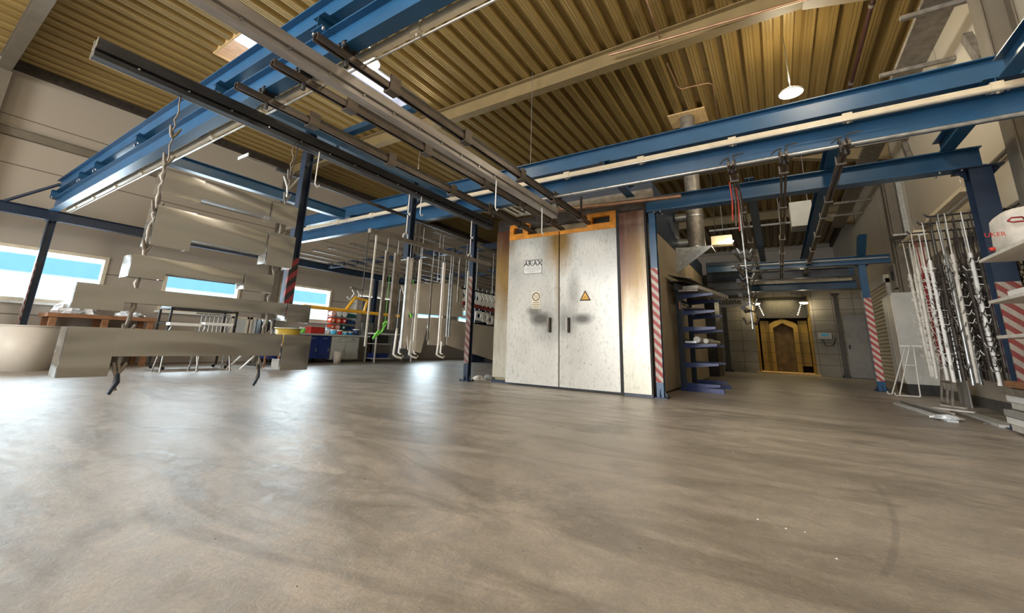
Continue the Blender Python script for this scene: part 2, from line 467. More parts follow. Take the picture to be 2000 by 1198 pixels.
class MB:
    def __init__(s):
        s.v, s.f, s.m, s.sm = [], [], [], []

    def add(s, vs, fs, mi=0, smooth=False):
        o = len(s.v)
        s.v += [tuple(x) for x in vs]
        for f in fs:
            s.f.append([i + o for i in f])
            s.m.append(mi)
            s.sm.append(smooth)
        return s

    def box(s, x0, y0, z0, x1, y1, z1, mi=0):
        x0, x1 = sorted((x0, x1)); y0, y1 = sorted((y0, y1)); z0, z1 = sorted((z0, z1))
        vs = [(x, y, z) for x in (x0, x1) for y in (y0, y1) for z in (z0, z1)]
        return s.add(vs, [(0, 1, 3, 2), (4, 6, 7, 5), (0, 4, 5, 1), (2, 3, 7, 6), (0, 2, 6, 4), (1, 5, 7, 3)], mi)

    def bar(s, a, b, w, h, mi=0, up=(0, 0, 1)):
        """box of section w x h from a to b"""
        a, b = Vector(a), Vector(b)
        d = (b - a).normalized()
        u = Vector(up)
        if abs(d.dot(u)) > 0.98:
            u = Vector((1, 0, 0))
        sx = d.cross(u).normalized() * w / 2
        sz = sx.cross(d).normalized() * h / 2
        vs = [p + i * sx + j * sz for p in (a, b) for i, j in ((-1, -1), (1, -1), (1, 1), (-1, 1))]
        return s.add(vs, [(3, 2, 1, 0), (4, 5, 6, 7), (0, 1, 5, 4), (1, 2, 6, 5), (2, 3, 7, 6), (3, 0, 4, 7)], mi)

    def tube(s, pts, r, n=8, mi=0, cap=True):
        pts = [Vector(p) for p in pts]
        rr = r if isinstance(r, (list, tuple)) else [r] * len(pts)
        rings = []
        prev = None
        for i, p in enumerate(pts):
            d = (pts[min(i + 1, len(pts) - 1)] - pts[max(i - 1, 0)])
            d = d.normalized() if d.length > 1e-9 else Vector((0, 0, 1))
            if prev is None:
                u = Vector((0, 0, 1)) if abs(d.z) < 0.9 else Vector((1, 0, 0))
            else:
                u = prev
            a = d.cross(u).normalized()
            b = a.cross(d).normalized()
            prev = b
            rings.append([p + (a * math.cos(2 * math.pi * k / n) + b * math.sin(2 * math.pi * k / n)) * rr[i] for k in range(n)])
        vs = [v for ring in rings for v in ring]
        fs = []
        for i in range(len(pts) - 1):
            for k in range(n):
                fs.append((i * n + k, i * n + (k + 1) % n, (i + 1) * n + (k + 1) % n, (i + 1) * n + k))
        s.add(vs, fs, mi, True)
        if cap:
            s.add(rings[0], [tuple(range(n))], mi)
            s.add(rings[-1], [tuple(reversed(range(n)))], mi)
        return s

    def lathe(s, c, prof, n=20, mi=0):
        """prof: (radius, z) pairs round the vertical through c"""
        c = Vector(c)
        vs = [(c.x + r * math.cos(2 * math.pi * k / n), c.y + r * math.sin(2 * math.pi * k / n), c.z + z) for r, z in prof for k in range(n)]
        fs = [(i * n + k, i * n + (k + 1) % n, (i + 1) * n + (k + 1) % n, (i + 1) * n + k) for i in range(len(prof) - 1) for k in range(n)]
        return s.add(vs, fs, mi, True)

    def prism(s, poly, axis, a, b, mi=0):
        """poly of 2-D points extruded along axis: x -> (y,z), y -> (x,z), z -> (x,y)"""
        def p3(p, t):
            return {'x': (t, p[0], p[1]), 'y': (p[0], t, p[1]), 'z': (p[0], p[1], t)}[axis]
        n = len(poly)
        vs = [p3(p, a) for p in poly] + [p3(p, b) for p in poly]
        fs = [tuple(range(n)), tuple(reversed(range(n, 2 * n)))]
        fs += [(i, (i + 1) % n + 0, (i + 1) % n + n, i + n) for i in range(n)]
        return s.add(vs, fs, mi)

    def ibeam(s, axis, a, b, c, z0, h, wd, tf=0.012, tw=0.008, mi=0):
        """I section: runs along axis x or y from a to b, centred on c in the other direction, bottom at z0"""
        z1 = z0 + h
        poly = [(c - wd / 2, z0), (c + wd / 2, z0), (c + wd / 2, z0 + tf), (c + tw / 2, z0 + tf), (c + tw / 2, z1 - tf), (c + wd / 2, z1 - tf),
                (c + wd / 2, z1), (c - wd / 2, z1), (c - wd / 2, z1 - tf), (c - tw / 2, z1 - tf), (c - tw / 2, z0 + tf), (c - wd / 2, z0 + tf)]
        return s.prism(poly, axis, a, b, mi)

    def ipost(s, x, y, z0, z1, wd=0.12, tf=0.01, tw=0.008, along='x', mi=0):
        h = wd
        poly = [(-wd / 2, -h / 2), (wd / 2, -h / 2), (wd / 2, -h / 2 + tf), (tw / 2, -h / 2 + tf), (tw / 2, h / 2 - tf), (wd / 2, h / 2 - tf),
                (wd / 2, h / 2), (-wd / 2, h / 2), (-wd / 2, h / 2 - tf), (-tw / 2, h / 2 - tf), (-tw / 2, -h / 2 + tf), (-wd / 2, -h / 2 + tf)]
        if along == 'y':
            poly = [(b, a) for a, b in poly]
        return s.prism([(x + a, y + b) for a, b in poly], 'z', z0, z1, mi)

    def quad(s, a, b, c, d, t=0.002, mi=0):
        """thin plate through four points with real thickness t"""
        a, b, c, d = map(Vector, (a, b, c, d))
        n = (b - a).cross(d - a).normalized() * t / 2
        vs = [p + n for p in (a, b, c, d)] + [p - n for p in (a, b, c, d)]
        return s.add(vs, [(0, 1, 2, 3), (7, 6, 5, 4), (0, 4, 5, 1), (1, 5, 6, 2), (2, 6, 7, 3), (3, 7, 4, 0)], mi)

    def mesh(s, me, mtx, mi=0):
        return s.add([mtx @ v.co for v in me.vertices], [tuple(p.vertices) for p in me.polygons], mi)

    def build(s, name, mats, parent=None, local=False):
        off = OFF.get(parent.name, Vector((0, 0, 0))) if parent else Vector((0, 0, 0))
        if local:
            off = Vector((0, 0, 0))
        me = D.meshes.new(name)
        me.from_pydata([Vector(v) - off for v in s.v], [], s.f)
        if not isinstance(mats, (list, tuple)):
            mats = [mats]
        for m in mats:
            me.materials.append(M[m] if isinstance(m, str) else m)
        me.polygons.foreach_set('material_index', s.m)
        me.polygons.foreach_set('use_smooth', s.sm)
        me.update()
        o = D.objects.new(name, me)
        COL.objects.link(o)
        if parent:
            o.parent = parent
            OFF[o.name] = off
        return o


def tag(o, label, cat, group=None, kind=None):
    if label: o['label'] = label
    if cat: o['category'] = cat
    if group: o['group'] = group
    if kind: o['kind'] = kind
    return o


def thing(name, label, cat, loc=(0, 0, 0), group=None):
    o = D.objects.new(name, None)
    o.empty_display_size = 0.1
    COL.objects.link(o)
    o.location = loc
    OFF[o.name] = Vector(loc)
    return tag(o, label, cat, group)


def struct(mb, name, m):
    o = mb.build(name, m)
    o['kind'] = 'structure'
    return o


def copy_tree(o, parent=None):
    c = o.copy()
    COL.objects.link(c)
    if parent:
        c.parent = parent
    for ch in list(o.children):
        copy_tree(ch, c)
    return c


def text_mesh(txt, size, bold=0.0):
    cu = D.curves.new('lettering', 'FONT')
    cu.body = txt
    cu.size = size
    cu.extrude = 0.001
    cu.offset = bold
    cu.align_x = 'CENTER'
    cu.align_y = 'CENTER'
    o = D.objects.new('lettering', cu)
    COL.objects.link(o)
    dg = bpy.context.evaluated_depsgraph_get()
    me = D.meshes.new_from_object(o.evaluated_get(dg))
    D.objects.remove(o)
    return me


FRONT = Matrix.Rotation(R(90), 4, 'X')      # lettering facing -Y

# ================================================================ THE SETTING
WL, WR, YB, YF, ZC = -13.1, 2.75, 19.5, -9.2, 6.3
struct(MB().box(WL - 0.3, YF, -0.25, WR + 0.3, 26, 0), 'floor', 'floor')

# corrugated deck, ribs along Y every 0.31 m, two skylight openings left out
P = 0.31
prof = [(0, 0), (0.035, 0), (0.042, 0.008), (0.052, 0.008), (0.059, 0), (0.085, 0), (0.092, 0.008), (0.102, 0.008), (0.109, 0), (0.145, 0),
        (0.18, 0.105), (0.275, 0.105), (0.31, 0.0)]
x_start = -13.35
holes = [(-9.0, -7.9, 2.85, 3.9), (-7.75, -6.45, 4.45, 6.35)]
ys = [YF, 2.85, 3.9, 4.45, 6.35, 26]
mb = MB()
i = 0
while x_start + i * P < WR + 0.3:
    bx = x_start + i * P
    for j in range(len(ys) - 1):
        y0, y1 = ys[j], ys[j + 1]
        if any(hx0 < bx + P / 2 < hx1 and hy0 <= y0 and y1 <= hy1 for hx0, hx1, hy0, hy1 in holes):
            continue
        vs = [(bx + px, yy, ZC + pz) for yy in (y0, y1) for px, pz in prof]
        n = len(prof)
        mb.add(vs, [(k, k + 1, n + k + 1, n + k) for k in range(n - 1)])
    i += 1
struct(mb, 'ceiling', 'deck')
# skylights: kerb and opal pane
for k, (hx0, hx1, hy0, hy1) in enumerate(holes):
    nx0 = x_start + math.ceil((hx0 - P / 2 - x_start) / P) * P
    nx1 = x_start + math.floor((hx1 - P / 2 - x_start) / P + 1) * P
    t = thing('skylight', ('square skylight with pale wooden kerb near the left wall' if k == 0 else 'longer skylight with lavender pane above the conveyor rails'), 'skylight', ((hx0 + hx1) / 2, (hy0 + hy1) / 2, ZC + 0.14))
    c = MB()
    e = 0.03
    for b_ in ((nx0 - e, hy0 - e, nx0, hy1 + e), (nx1, hy0 - e, nx1 + e, hy1 + e), (nx0, hy0 - e, nx1, hy0), (nx0, hy1, nx1, hy1 + e)):
        c.box(b_[0], b_[1], ZC - 0.02, b_[2], b_[3], ZC + 0.5)
    c.build('kerb', 'plywood' if k == 0 else 'lightgrey', t)
    MB().box(nx0 - e, hy0 - e, ZC + 0.5, nx1 + e, hy1 + e, ZC + 0.52).build('pane', 'opal', t)

# left wall with window openings
WIN = [(-4.8, -2.95), (-1.8, 0.05), (1.15, 3.0), (4.12, 5.97), (7.1, 8.97), (10.1, 11.95), (13.1, 14.95), (16.0, 17.8)]
WZ0, WZ1 = 1.3, 2.44
mb = MB()
mb.box(WL - 0.22, YF, 0, WL, 26, WZ0)
mb.box(WL - 0.22, YF, WZ1, WL, 26, ZC + 0.2)
prev = YF
for a, b_ in WIN + [(26, 26)]:
    mb.box(WL - 0.22, prev, WZ0, WL, a, WZ1)
    prev = b_
struct(mb, 'wall_left', 'wall_left')
for i, (a, b_) in enumerate(WIN):
    fr = MB()
    t = 0.07
    x0, x1 = WL - 0.14, WL + 0.03
    fr.box(x0, a, WZ0, x1, a + t, WZ1).box(x0, b_ - t, WZ0, x1, b_, WZ1).box(x0, a + t, WZ0, x1, b_ - t, WZ0 + t).box(x0, a + t, WZ1 - t, x1, b_ - t, WZ1)
    f = struct(fr, 'window_%d' % (i + 1), 'cream')
    MB().box(WL - 0.09, a + t, WZ0 + t, WL - 0.08, b_ - t, WZ1 - t).build('pane', 'glass', f)
    MB().box(WL, a - 0.05, WZ0 - 0.05, WL + 0.1, b_ + 0.05, WZ0).build('window_sill', 'white', f)

# right wall, low white part with dark baseboard
struct(MB().box(WR, YF, 0, WR + 0.25, 26, ZC + 0.2), 'wall_right', 'wall_right')
struct(MB().box(WR - 0.04, 4.0, 0, WR, 12.2, 0.16), 'baseboard_right', 'concrete_dark')
# rear wall with the powder booth opening (X -0.7..1.08, Z 0.08..2.95)
mb = MB()
mb.box(-6.0, YB, 0, -0.72, YB + 0.25, 3.1).box(1.12, YB, 0, WR, YB + 0.25, 3.1).box(-0.72, YB, 2.95, 1.12, YB + 0.25, 3.1)
struct(mb, 'wall_partition', 'block')
struct(MB().box(WL, 26, 0, WR + 0.2, 26.2, ZC + 0.2), 'wall_back', 'wall_left')
# wall behind the camera, on both sides and above of the assumed gate opening
mb = MB()
mb.box(WL, YF - 0.25, 0, -9.2, YF, ZC + 0.2).box(0.2, YF - 0.25, 0, WR, YF, ZC + 0.2).box(-9.2, YF - 0.25, 5.6, 0.2, YF, ZC + 0.2)
struct(mb, 'wall_front', 'wall_left')
struct(MB().box(WL, -9.2, 6.7, WR + 0.2, 2.8, 6.75).box(WL, 6.5, 6.9, WR + 0.2, 26, 6.95), 'ceiling_roof_slab', 'grey')
bpy.data.objects['ceiling_roof_slab'].name = 'ceiling_outer'

# outside, seen through the windows
t = thing('neighbouring_hall', 'pale hall with a blue band seen through the left windows', 'building', (-27, 8, 0))
MB().box(-28, -20, 0, -27, 40, 7).build('wall', 'facade', t)
MB().box(-27, -20, 3.15, -26.94, 40, 3.85).build('blue_band', 'facade_blue', t)
tag(MB().box(-60, -40, -0.3, WL - 0.32, 60, -0.27).build('yard_ground', 'ground_out'), 'pale paved yard outside the left windows', 'ground', kind='structure')

# roof beams along X, wall columns and girts
for k, (yy, lab) in enumerate(((0.62, 'grey roof beam crossing the upper left corner'), (6.8, 'wide ochre roof beam crossing above the oven'), (12.9, 'roof beam behind the exhaust duct'), (18.9, 'farthest roof beam over the powder booth'))):
    t = thing('roof_beam', lab, 'beam', (-5, yy, 5.95))
    g = MB().ibeam('x', WL + 0.02, WR - 0.02, yy, 5.93, 0.36, 0.2, 0.02, 0.012)
    g.build('beam', 'roofsteel_grey' if k == 0 else 'roofsteel', t)
    h = MB()
    h.prism([(0.8, 5.92), (WR - 0.02, 5.45), (WR - 0.02, 5.92)], 'y', yy - 0.006, yy + 0.006)
    h.add([(0.8, yy - 0.1, 5.92), (WR - 0.02, yy - 0.1, 5.44), (WR - 0.02, yy + 0.1, 5.44), (0.8, yy + 0.1, 5.92), (0.8, yy - 0.1, 5.9), (WR - 0.02, yy - 0.1, 5.42), (WR - 0.02, yy + 0.1, 5.42), (0.8, yy + 0.1, 5.9)],
          [(0, 1, 2, 3), (7, 6, 5, 4), (0, 4, 5, 1), (1, 5, 6, 2), (2, 6, 7, 3), (3, 7, 4, 0)])
    h.build('haunch', 'roofsteel', t)
for k, (yy, a, b_) in enumerate(((0.62, 'nearest', 'grey'), (6.8, 'second', 'brown'), (12.9, 'third', 'brown'))):
    tag(MB().ipost(WL + 0.14, yy, 0.0, 5.93, 0.24, 0.016, 0.01, 'y').build('wall_column', 'roofsteel_grey'), '%s steel column on the window wall carrying its roof beam, %s from the left edge' % (b_, a), 'column', 'wall columns of the left wall')
    tag(MB().ipost(WR - 0.15, yy, 0.0, 5.44, 0.26, 0.016, 0.01, 'y').build('wall_column', 'roofsteel_grey'), '%s steel column on the right wall carrying its roof beam, %s from the camera' % (b_, a), 'column', 'wall columns of the right wall')
g = MB().box(WL, YF, 4.66, WL + 0.1, 0.5, 4.84).box(WL, 0.75, 4.66, WL + 0.1, 6.67, 4.84)
g.box(WL, 0.75, 4.82, WL + 0.14, 6.67, 4.84)
tag(g.build('wall_girt', 'roofsteel_grey'), 'grey steel channel running along the left wall below the eaves', 'rail')
struct(MB().box(WL, 0.75, 6.1, WL + 0.14, 26, 6.28), 'trim_1', 'rail_dark')
struct(MB().box(WR - 0.1, -2, 6.08, WR, 26, 6.28), 'trim_2', 'rail_dark')

# ================================================================ BLUE STEELWORK
def bolt(mb, x, y, z, r=0.014, h=0.03, mi=0):
    mb.lathe((x, y, z), [(0.0, 0), (r, 0), (r, h), (0, h)], 6, mi)


def gantry(name, label, Y, x0, x1, z0, railside, stubs):
    t = thing(name, label, 'gantry', ((x0 + x1) / 2, Y, z0))
    MB().ibeam('x', x0, x1, Y, z0, 0.26, 0.13, 0.012, 0.008).build('lower_girder', 'blue', t)
    MB().ibeam('x', x0, x1, Y, z0 + 0.4, 0.26, 0.13, 0.012, 0.008).build('upper_girder', 'blue', t)
    for sx in stubs:
        s = MB().ibeam('y', Y - 0.12, Y + 0.12, sx, z0 + 0.26, 0.14, 0.16, 0.01, 0.008)
        b1 = s.build('spacer', 'blue', t)
        c = MB()
        for dx in (-0.07, 0.07):
            for dy in (-0.045, 0.045):
                bolt(c, sx + dx, Y + dy * 2.2, z0 + 0.235)
        c.build('bolts', 'galv', b1)
    ry = Y + railside * (0.16 if railside > 0 else 0.13)
    zr = z0 - 0.02 if railside > 0 else z0 + 0.21
    MB().box(x0 + 0.25, ry - 0.022, zr + 0.03, x1 - 0.1, ry + 0.022, zr + 0.1).build('conductor_rail', 'cream', t)
    MB().tube([(x0 + 0.25, ry + railside * 0.04, zr + 0.02), (x1 - 0.1, ry + railside * 0.04, zr + 0.02)], 0.011, 6).build('cable_tube', 'alu_lip', t)
    xx = x0 + 0.9
    while xx < x1 - 0.3:
        c = MB().box(xx - 0.045, ry - 0.035, zr + 0.02, xx + 0.045, ry + 0.035, zr + 0.115)
        c.box(xx - 0.04, min(ry, Y), zr + 0.115, xx + 0.04, max(ry, Y), zr + 0.13)
        bolt(c, xx, ry, zr)
        c.build('clamp', 'cream', t)
        xx += 1.15
    return t


gantry('overhead_gantry', 'near blue double girder gantry with cream conductor rail, running to the top left', 1.77, -12.25, 2.6, 3.1, 1, (-12.1, -10.2, -9.3, -7.4, -5.0, -3.1, -1.0, 1.2))
gantry('overhead_gantry', 'blue double girder gantry with cream conductor rail crossing in front of the oven', 5.75, -10.35, 2.6, 3.1, -1, (-10.0, -7.9, -4.93, -1.95, 2.06))
gantry('overhead_gantry', 'far dark blue gantry crossing before the powder booth wall', 16.6, -6.5, 2.2, 2.8, -1, (-4.5, -0.5, 1.8))


def yrunner(x, y0, y1, label, z=3.36):
    tag(MB().ibeam('y', y0, y1, x, z, 0.2, 0.14, 0.012, 0.008).build('runway_beam', 'blue'), label, 'beam', 'blue runway beams along the hall')


yrunner(2.06, 5.85, 7.35, 'blue runway beam beside the right wall resting on the crossbeam corner')
yrunner(-4.93, 2.0, 5.5, 'blue runway beam between the two gantries above the dark hanging beam')
yrunner(-7.9, 2.0, 5.5, 'blue runway beam between the two gantries above the hanging sheet metal')
yrunner(-1.95, 6.0, 7.0, 'short blue runway beam just above the oven front')
yrunner(0.86, 6.0, 16.3, 'blue runway beam over the three far hanging rails, right of their middle')
yrunner(-0.15, 7.5, 16.3, 'blue runway beam over the three far hanging rails, left of their middle')
tag(MB().ibeam('y', -3, 16.0, -12.4, 2.94, 0.21, 0.14).build('wall_side_beam', 'navy'), 'dark blue beam along the window wall on striped posts', 'beam')
tag(MB().box(-4.9, 3.2, 3.56, -3.55, 3.3, 3.64).build('tie_bar', 'blue'), 'short blue tie bar crossing above the conveyor rails', 'beam')
tag(MB().ibeam('x', -12.33, -5.3, 11.4, 3.021, 0.16, 0.12).build('storage_crossbeam', 'navy'), 'dark blue crossbeam over the storage rails at the left', 'beam')
tag(MB().ibeam('x', -12.33, -5.3, 8.2, 3.021, 0.16, 0.12).build('storage_crossbeam', 'navy'), 'nearer dark blue crossbeam over the storage rails at the left', 'beam')
tag(MB().tube([(-12.25, 1.77, 3.7), tuple(at(-30, 404, X=-12.6))], 0.03, 6).build('brace_rod', 'navy'), 'thin dark brace rod at the upper left gantry end', 'brace')


def post(x, y, z1, label, wd=0.12, s0=0.2, s1=2.2, smat='stripe_rw', foot=True, z0=0.0, cap=True):
    t = thing('support_post', label, 'post', (x, y, z0))
    MB().ipost(x, y, z0 + (0.015 if foot else 0), z1, wd).build('shaft', 'concrete_dark' if s1 <= s0 else ('blue' if smat == 'stripe_rw' and x < 2.2 else 'navy'), t)
    if s1 > s0:
        tp = MB()
        e = 0.002
        tp.box(x - wd / 2 - e, y - wd / 2 - e, s0, x + wd / 2 + e, y - wd / 2 + 0.0, s1)
        tp.box(x - wd / 2 - e, y + wd / 2, s0, x + wd / 2 + e, y + wd / 2 + e, s1)
        tp.box(x - wd / 2 - e * 1.5, y - wd / 2, s0, x - wd / 2 - e * 0.2, y - wd / 2 + 0.02, s1)
        tp.box(x + wd / 2, y - wd / 2 - e, s0, x + wd / 2 + e, y - wd / 2 + 0.02, s1)
        tp.build('hazard_tape', smat, t)
    if foot:
        f = MB().box(x - wd * 1.0, y - wd * 1.0, 0, x + wd * 1.0, y + wd * 1.0, 0.015)
        for sx, sy in ((1, 0), (-1, 0), (0, -1)):
            a = Vector((x + sx * wd * 0.5, y + sy * wd * 0.5, 0.015))
            b = Vector((x + sx * wd, y + sy * wd, 0.015))
            c = Vector((x + sx * wd * 0.5, y + sy * wd * 0.5, 0.14))
            n = Vector((sy, sx, 0)) * 0.004
            f.add([a + n, b + n, c + n, a - n, b - n, c - n], [(0, 1, 2), (5, 4, 3), (0, 3, 4, 1), (1, 4, 5, 2), (2, 5, 3, 0)])
        for sx in (-1, 1):
            for sy in (-1, 1):
                bolt(f, x + sx * wd * 0.8, y + sy * wd * 0.8, 0.015)
        f.build('foot_plate', 'navy', t)
    if cap:
        c = MB().box(x - wd * 1.0, y - wd * 0.7, z1, x + wd * 1.0, y + wd * 0.7, z1 + 0.014)
        for sx in (-1, 1):
            c.prism([(x + sx * wd / 2, z1), (x + sx * wd, z1), (x + sx * wd / 2, z1 - wd * 0.6)], 'y', y - 0.004, y + 0.004)
            bolt(c, x + sx * wd * 0.8, y, z1 - 0.02)
        c.build('cap_plate', 'navy', t)
    return t


post(-12.4, 1.82, 2.92, 'blue striped post before the leftmost window, behind the white bin', 0.12, 0.3, 2.05, 'stripe_dark')
post(-12.4, 10.3, 2.92, 'dark striped post at the right end of the workbench', 0.12, 0.1, 0.8, 'stripe_dark')
post(-5.42, 7.04, 3.3, 'blue post with worn red stripes left of the oven', 0.11, 0.35, 2.15, 'stripe_dark')
post(-1.655, 7.24, 3.08, 'blue post with red and white tape at the right corner of the oven', 0.11, 0.24, 2.1, 'stripe_rw')
post(2.3, 7.24, 3.075, 'thick blue post at the right edge carrying the crossbeam', 0.2, 0.35, 1.65, 'stripe_shaded')
post(1.86, 12.9, 2.9, 'far blue post with red and white tape near the roller shutter', 0.13, 0.22, 2.1, 'stripe_rw')
post(1.9, 19.3, 2.95, 'dark green post against the white block wall right of the booth', 0.12, 0.2, 0.2, 'stripe_dark')
post(-1.75, 19.3, 2.95, 'dark post against the sooty block wall left of the booth', 0.16, 0.2, 0.2, 'stripe_dark')

t = thing('crossbeam', 'blue crossbeam from the oven corner post to the right wall post', 'beam', (0.3, 7.24, 3.1))
MB().ibeam('x', -1.75, 2.36, 7.24, 3.095, 0.262, 0.2, 0.014, 0.01).build('beam', 'blue', t)
c = MB()
for xx in (-1.6, -1.5, 1.95, 2.15, 2.3):
    for dy in (-0.08, 0.08):
        bolt(c, xx, 7.24 + dy, 3.065)
c.build('bolts', 'galv', t)
t = thing('crossbeam', 'far dark blue crossbeam on the post near the roller shutter', 'beam', (0.5, 12.9, 2.92))
MB().ibeam('x', -1.5, 2.4, 12.9, 2.92, 0.2, 0.14).build('beam', 'blue', t)
MB().tube([(-0.9, 12.78, 3.05), (2.35, 12.78, 3.03)], 0.016, 6).build('conduit', 'alu_lip', t)
b = MB()
b.prism([(12.75, 3.12), (12.95, 3.12), (12.5, 3.5), (12.2, 3.5)], 'x', 1.8, 1.95)
b.build('gusset', 'blue', t)
tag(MB().ibeam('x', -1.5, 1.8, 14.6, 2.9, 0.24, 0.14).build('crossbeam', 'navy'), 'dark blue crossbeam where the three hanging rails end', 'beam')
# brace in the upper right corner above the near side of the gantry
tag(MB().ibeam('y', 2.0, 5.4, 2.06, 3.36, 0.2, 0.14).build('runway_beam', 'blue'), 'blue runway beam leaving the frame at the upper right corner', 'beam', 'blue runway beams along the hall')


# guide legs hanging from the runway beam
def leg(x, y, z0, z1, label, tape):
    t = thing('guide_leg', label, 'post', (x, y, z1))
    MB().ipost(x, y, z0, z1, 0.105).build('shaft', 'navy', t)
    br = MB().bar((x, y - 0.02, z1 - 0.45), (x, y + 0.42, z1 - 0.02), 0.05, 0.05)
    br.build('brace', 'navy', t)
    if tape:
        e = 0.002
        MB().box(x + 0.02, y - 0.0525 - e, z0 + 0.02, x + 0.0525 + e, y - 0.05, z0 + 0.75).box(x + 0.0525, y - 0.0525, z0 + 0.02, x + 0.0525 + e, y + 0.0525, z0 + 0.75).build('hazard_tape', 'stripe_black', t)
    else:
        MB().box(x - 0.08, y - 0.08, z0 - 0.012, x + 0.08, y + 0.08, z0).build('end_plate', 'lightgrey', t)


leg(-4.93, 2.78, 0.95, 3.36, 'blue vertical guide leg with red and black tape right of the hanging sheet metal', True)
leg(-4.93, 4.67, 2.03, 3.36, 'shorter blue vertical guide leg with end plate above the hung metal strips', False)

# ================================================================ CONVEYOR TRACKS
def ctrack(mb, x, y0, y1, z, wd=0.055, h=0.05, t=0.005):
    """C profile open at the bottom"""
    mb.box(x - wd / 2, y0, z + h - t, x + wd / 2, y1, z + h)
    mb.box(x - wd / 2, y0, z, x - wd / 2 + t, y1, z + h - t)
    mb.box(x + wd / 2 - t, y0, z, x + wd / 2, y1, z + h - t)
    mb.box(x - wd / 2 + t, y0, z, x - wd / 2 + t * 3, y1, z + t)
    mb.box(x + wd / 2 - t * 3, y0, z, x + wd / 2 - t, y1, z + t)
    return mb


for x, lab in ((-2.78, 'brown conveyor track entering the right side of the oven'), (-3.39, 'brown conveyor track entering the middle of the oven'), (-4.02, 'brown conveyor track entering the left side of the oven')):
    t = thing('conveyor_track', lab, 'rail', (x, 1.48, 3.0), 'brown tracks running into the oven')
    ctrack(MB(), x, 1.48, 7.3, 2.99, 0.06, 0.06).build('track', 'rail_brown', t)
    MB().box(x - 0.01, 2.3, 3.05, x + 0.02, 7.0, 3.1).build('carrier_beam', 'rail_dark', t)
    for yy in (2.25, 3.35, 4.6, 5.6, 6.7):
        MB().box(x - 0.045, yy - 0.05, 2.975, x - 0.03, yy + 0.07, 3.1).box(x + 0.03, yy - 0.05, 2.975, x + 0.045, yy + 0.07, 3.13).box(x - 0.045, yy - 0.05, 2.965, x + 0.045, yy + 0.07, 2.978).build('bracket', 'rail_brown', t)
    for yy, nm in ((1.77, 'trolley'), (5.75, 'trolley')):
        tr = MB()
        for s in (-1, 1):
            for dy in (-0.05, 0.05):
                tr.tube([(x + s * 0.02, yy + dy, 3.11), (x + s * 0.05, yy + dy, 3.11)], 0.028, 10)
        tr.box(x - 0.015, yy - 0.06, 3.06, x + 0.015, yy + 0.06, 3.15)
        tr.tube([(x, yy, 3.02), (x, yy, 2.93)], 0.02, 8)
        tr.build(nm, 'blackpaint', t)
    if x > -3.9:
        MB().box(x + 0.0, 6.7, 3.06, x + 0.03, 6.73, 3.42).build('hanger_strap', 'rail_dark', t)

# two long hanging carrier beams
def carrier(x, y0, y1, z0, m, lab):
    t = thing('carrier_beam', lab, 'beam', (x, y0, z0))
    # box section on top of a slotted rail with an outward lip
    pr = [(x - 0.05, z0 + 0.06), (x + 0.05, z0 + 0.06), (x + 0.05, z0 + 0.145), (x + 0.04, z0 + 0.152), (x - 0.04, z0 + 0.152), (x - 0.05, z0 + 0.145)]
    MB().prism(pr, 'y', y0, y1).build('box_section', m, t)
    MB().prism([(x - 0.04, z0 + 0.005), (x + 0.032, z0 + 0.005), (x + 0.032, z0 + 0.045), (x + 0.02, z0 + 0.06), (x - 0.04, z0 + 0.06)], 'y', y0, y1).build('slotted_rail', m, t)
    MB().box(x - 0.037, y0, z0, x + 0.042, y1, z0 + 0.005).build('underside_plate', m, t)
    MB().box(x - 0.045, y0, z0 - 0.001, x - 0.037, y1, z0 + 0.014).box(x - 0.045, y0 - 0.004, z0, x - 0.038, y0, z0 + 0.15).box(x - 0.05, y0 - 0.004, z0 + 0.06, x + 0.05, y0, z0 + 0.066).box(x + 0.044, y0 - 0.004, z0 + 0.06, x + 0.05, y0, z0 + 0.15).build('bare_edge', 'alu_lip', t)
    b = MB()
    yy = y0 + 0.25
    while yy < y1:
        b.tube([(x + 0.028, yy, z0 + 0.042), (x + 0.045, yy, z0 + 0.042)], 0.009, 6)
        yy += 0.33
    b.build('bolts', 'galv', t)
    return t


carrier(-3.95, 0.54, 5.62, 2.665, 'alu_dark', 'long dark hanging carrier beam with square end in the upper left')
carrier(-2.8, -0.6, 5.73, 2.735, 'alu_grey', 'long grey hanging carrier beam running from the top edge to the oven')

# thin dark rod rail with a small cross plate, left of the carrier beams
t = thing('rod_rail', 'thin dark rail with a white cross plate left of the dark carrier beam', 'rail', (-5.6, 2.4, 3.0))
a0, a1 = at(470, 300, Z=3.0), at(950, 462, Z=3.0)
xx = -5.4
y_a = at(500, 318, X=xx).y
zz = 2.93
MB().bar((xx, at(540, 333, X=xx).y, zz), (xx, 6.95, zz), 0.045, 0.045).build('rail', 'blackpaint', t)
MB().tube([(xx, y_a - 0.15, zz + 0.01), (xx, at(545, 333, X=xx).y, zz + 0.01)], 0.01, 6).build('rod', 'galv_dull', t)
MB().bar((xx - 0.12, y_a - 0.16, zz), (xx + 0.13, y_a - 0.16, zz), 0.012, 0.04).build('cross_plate', 'white', t)

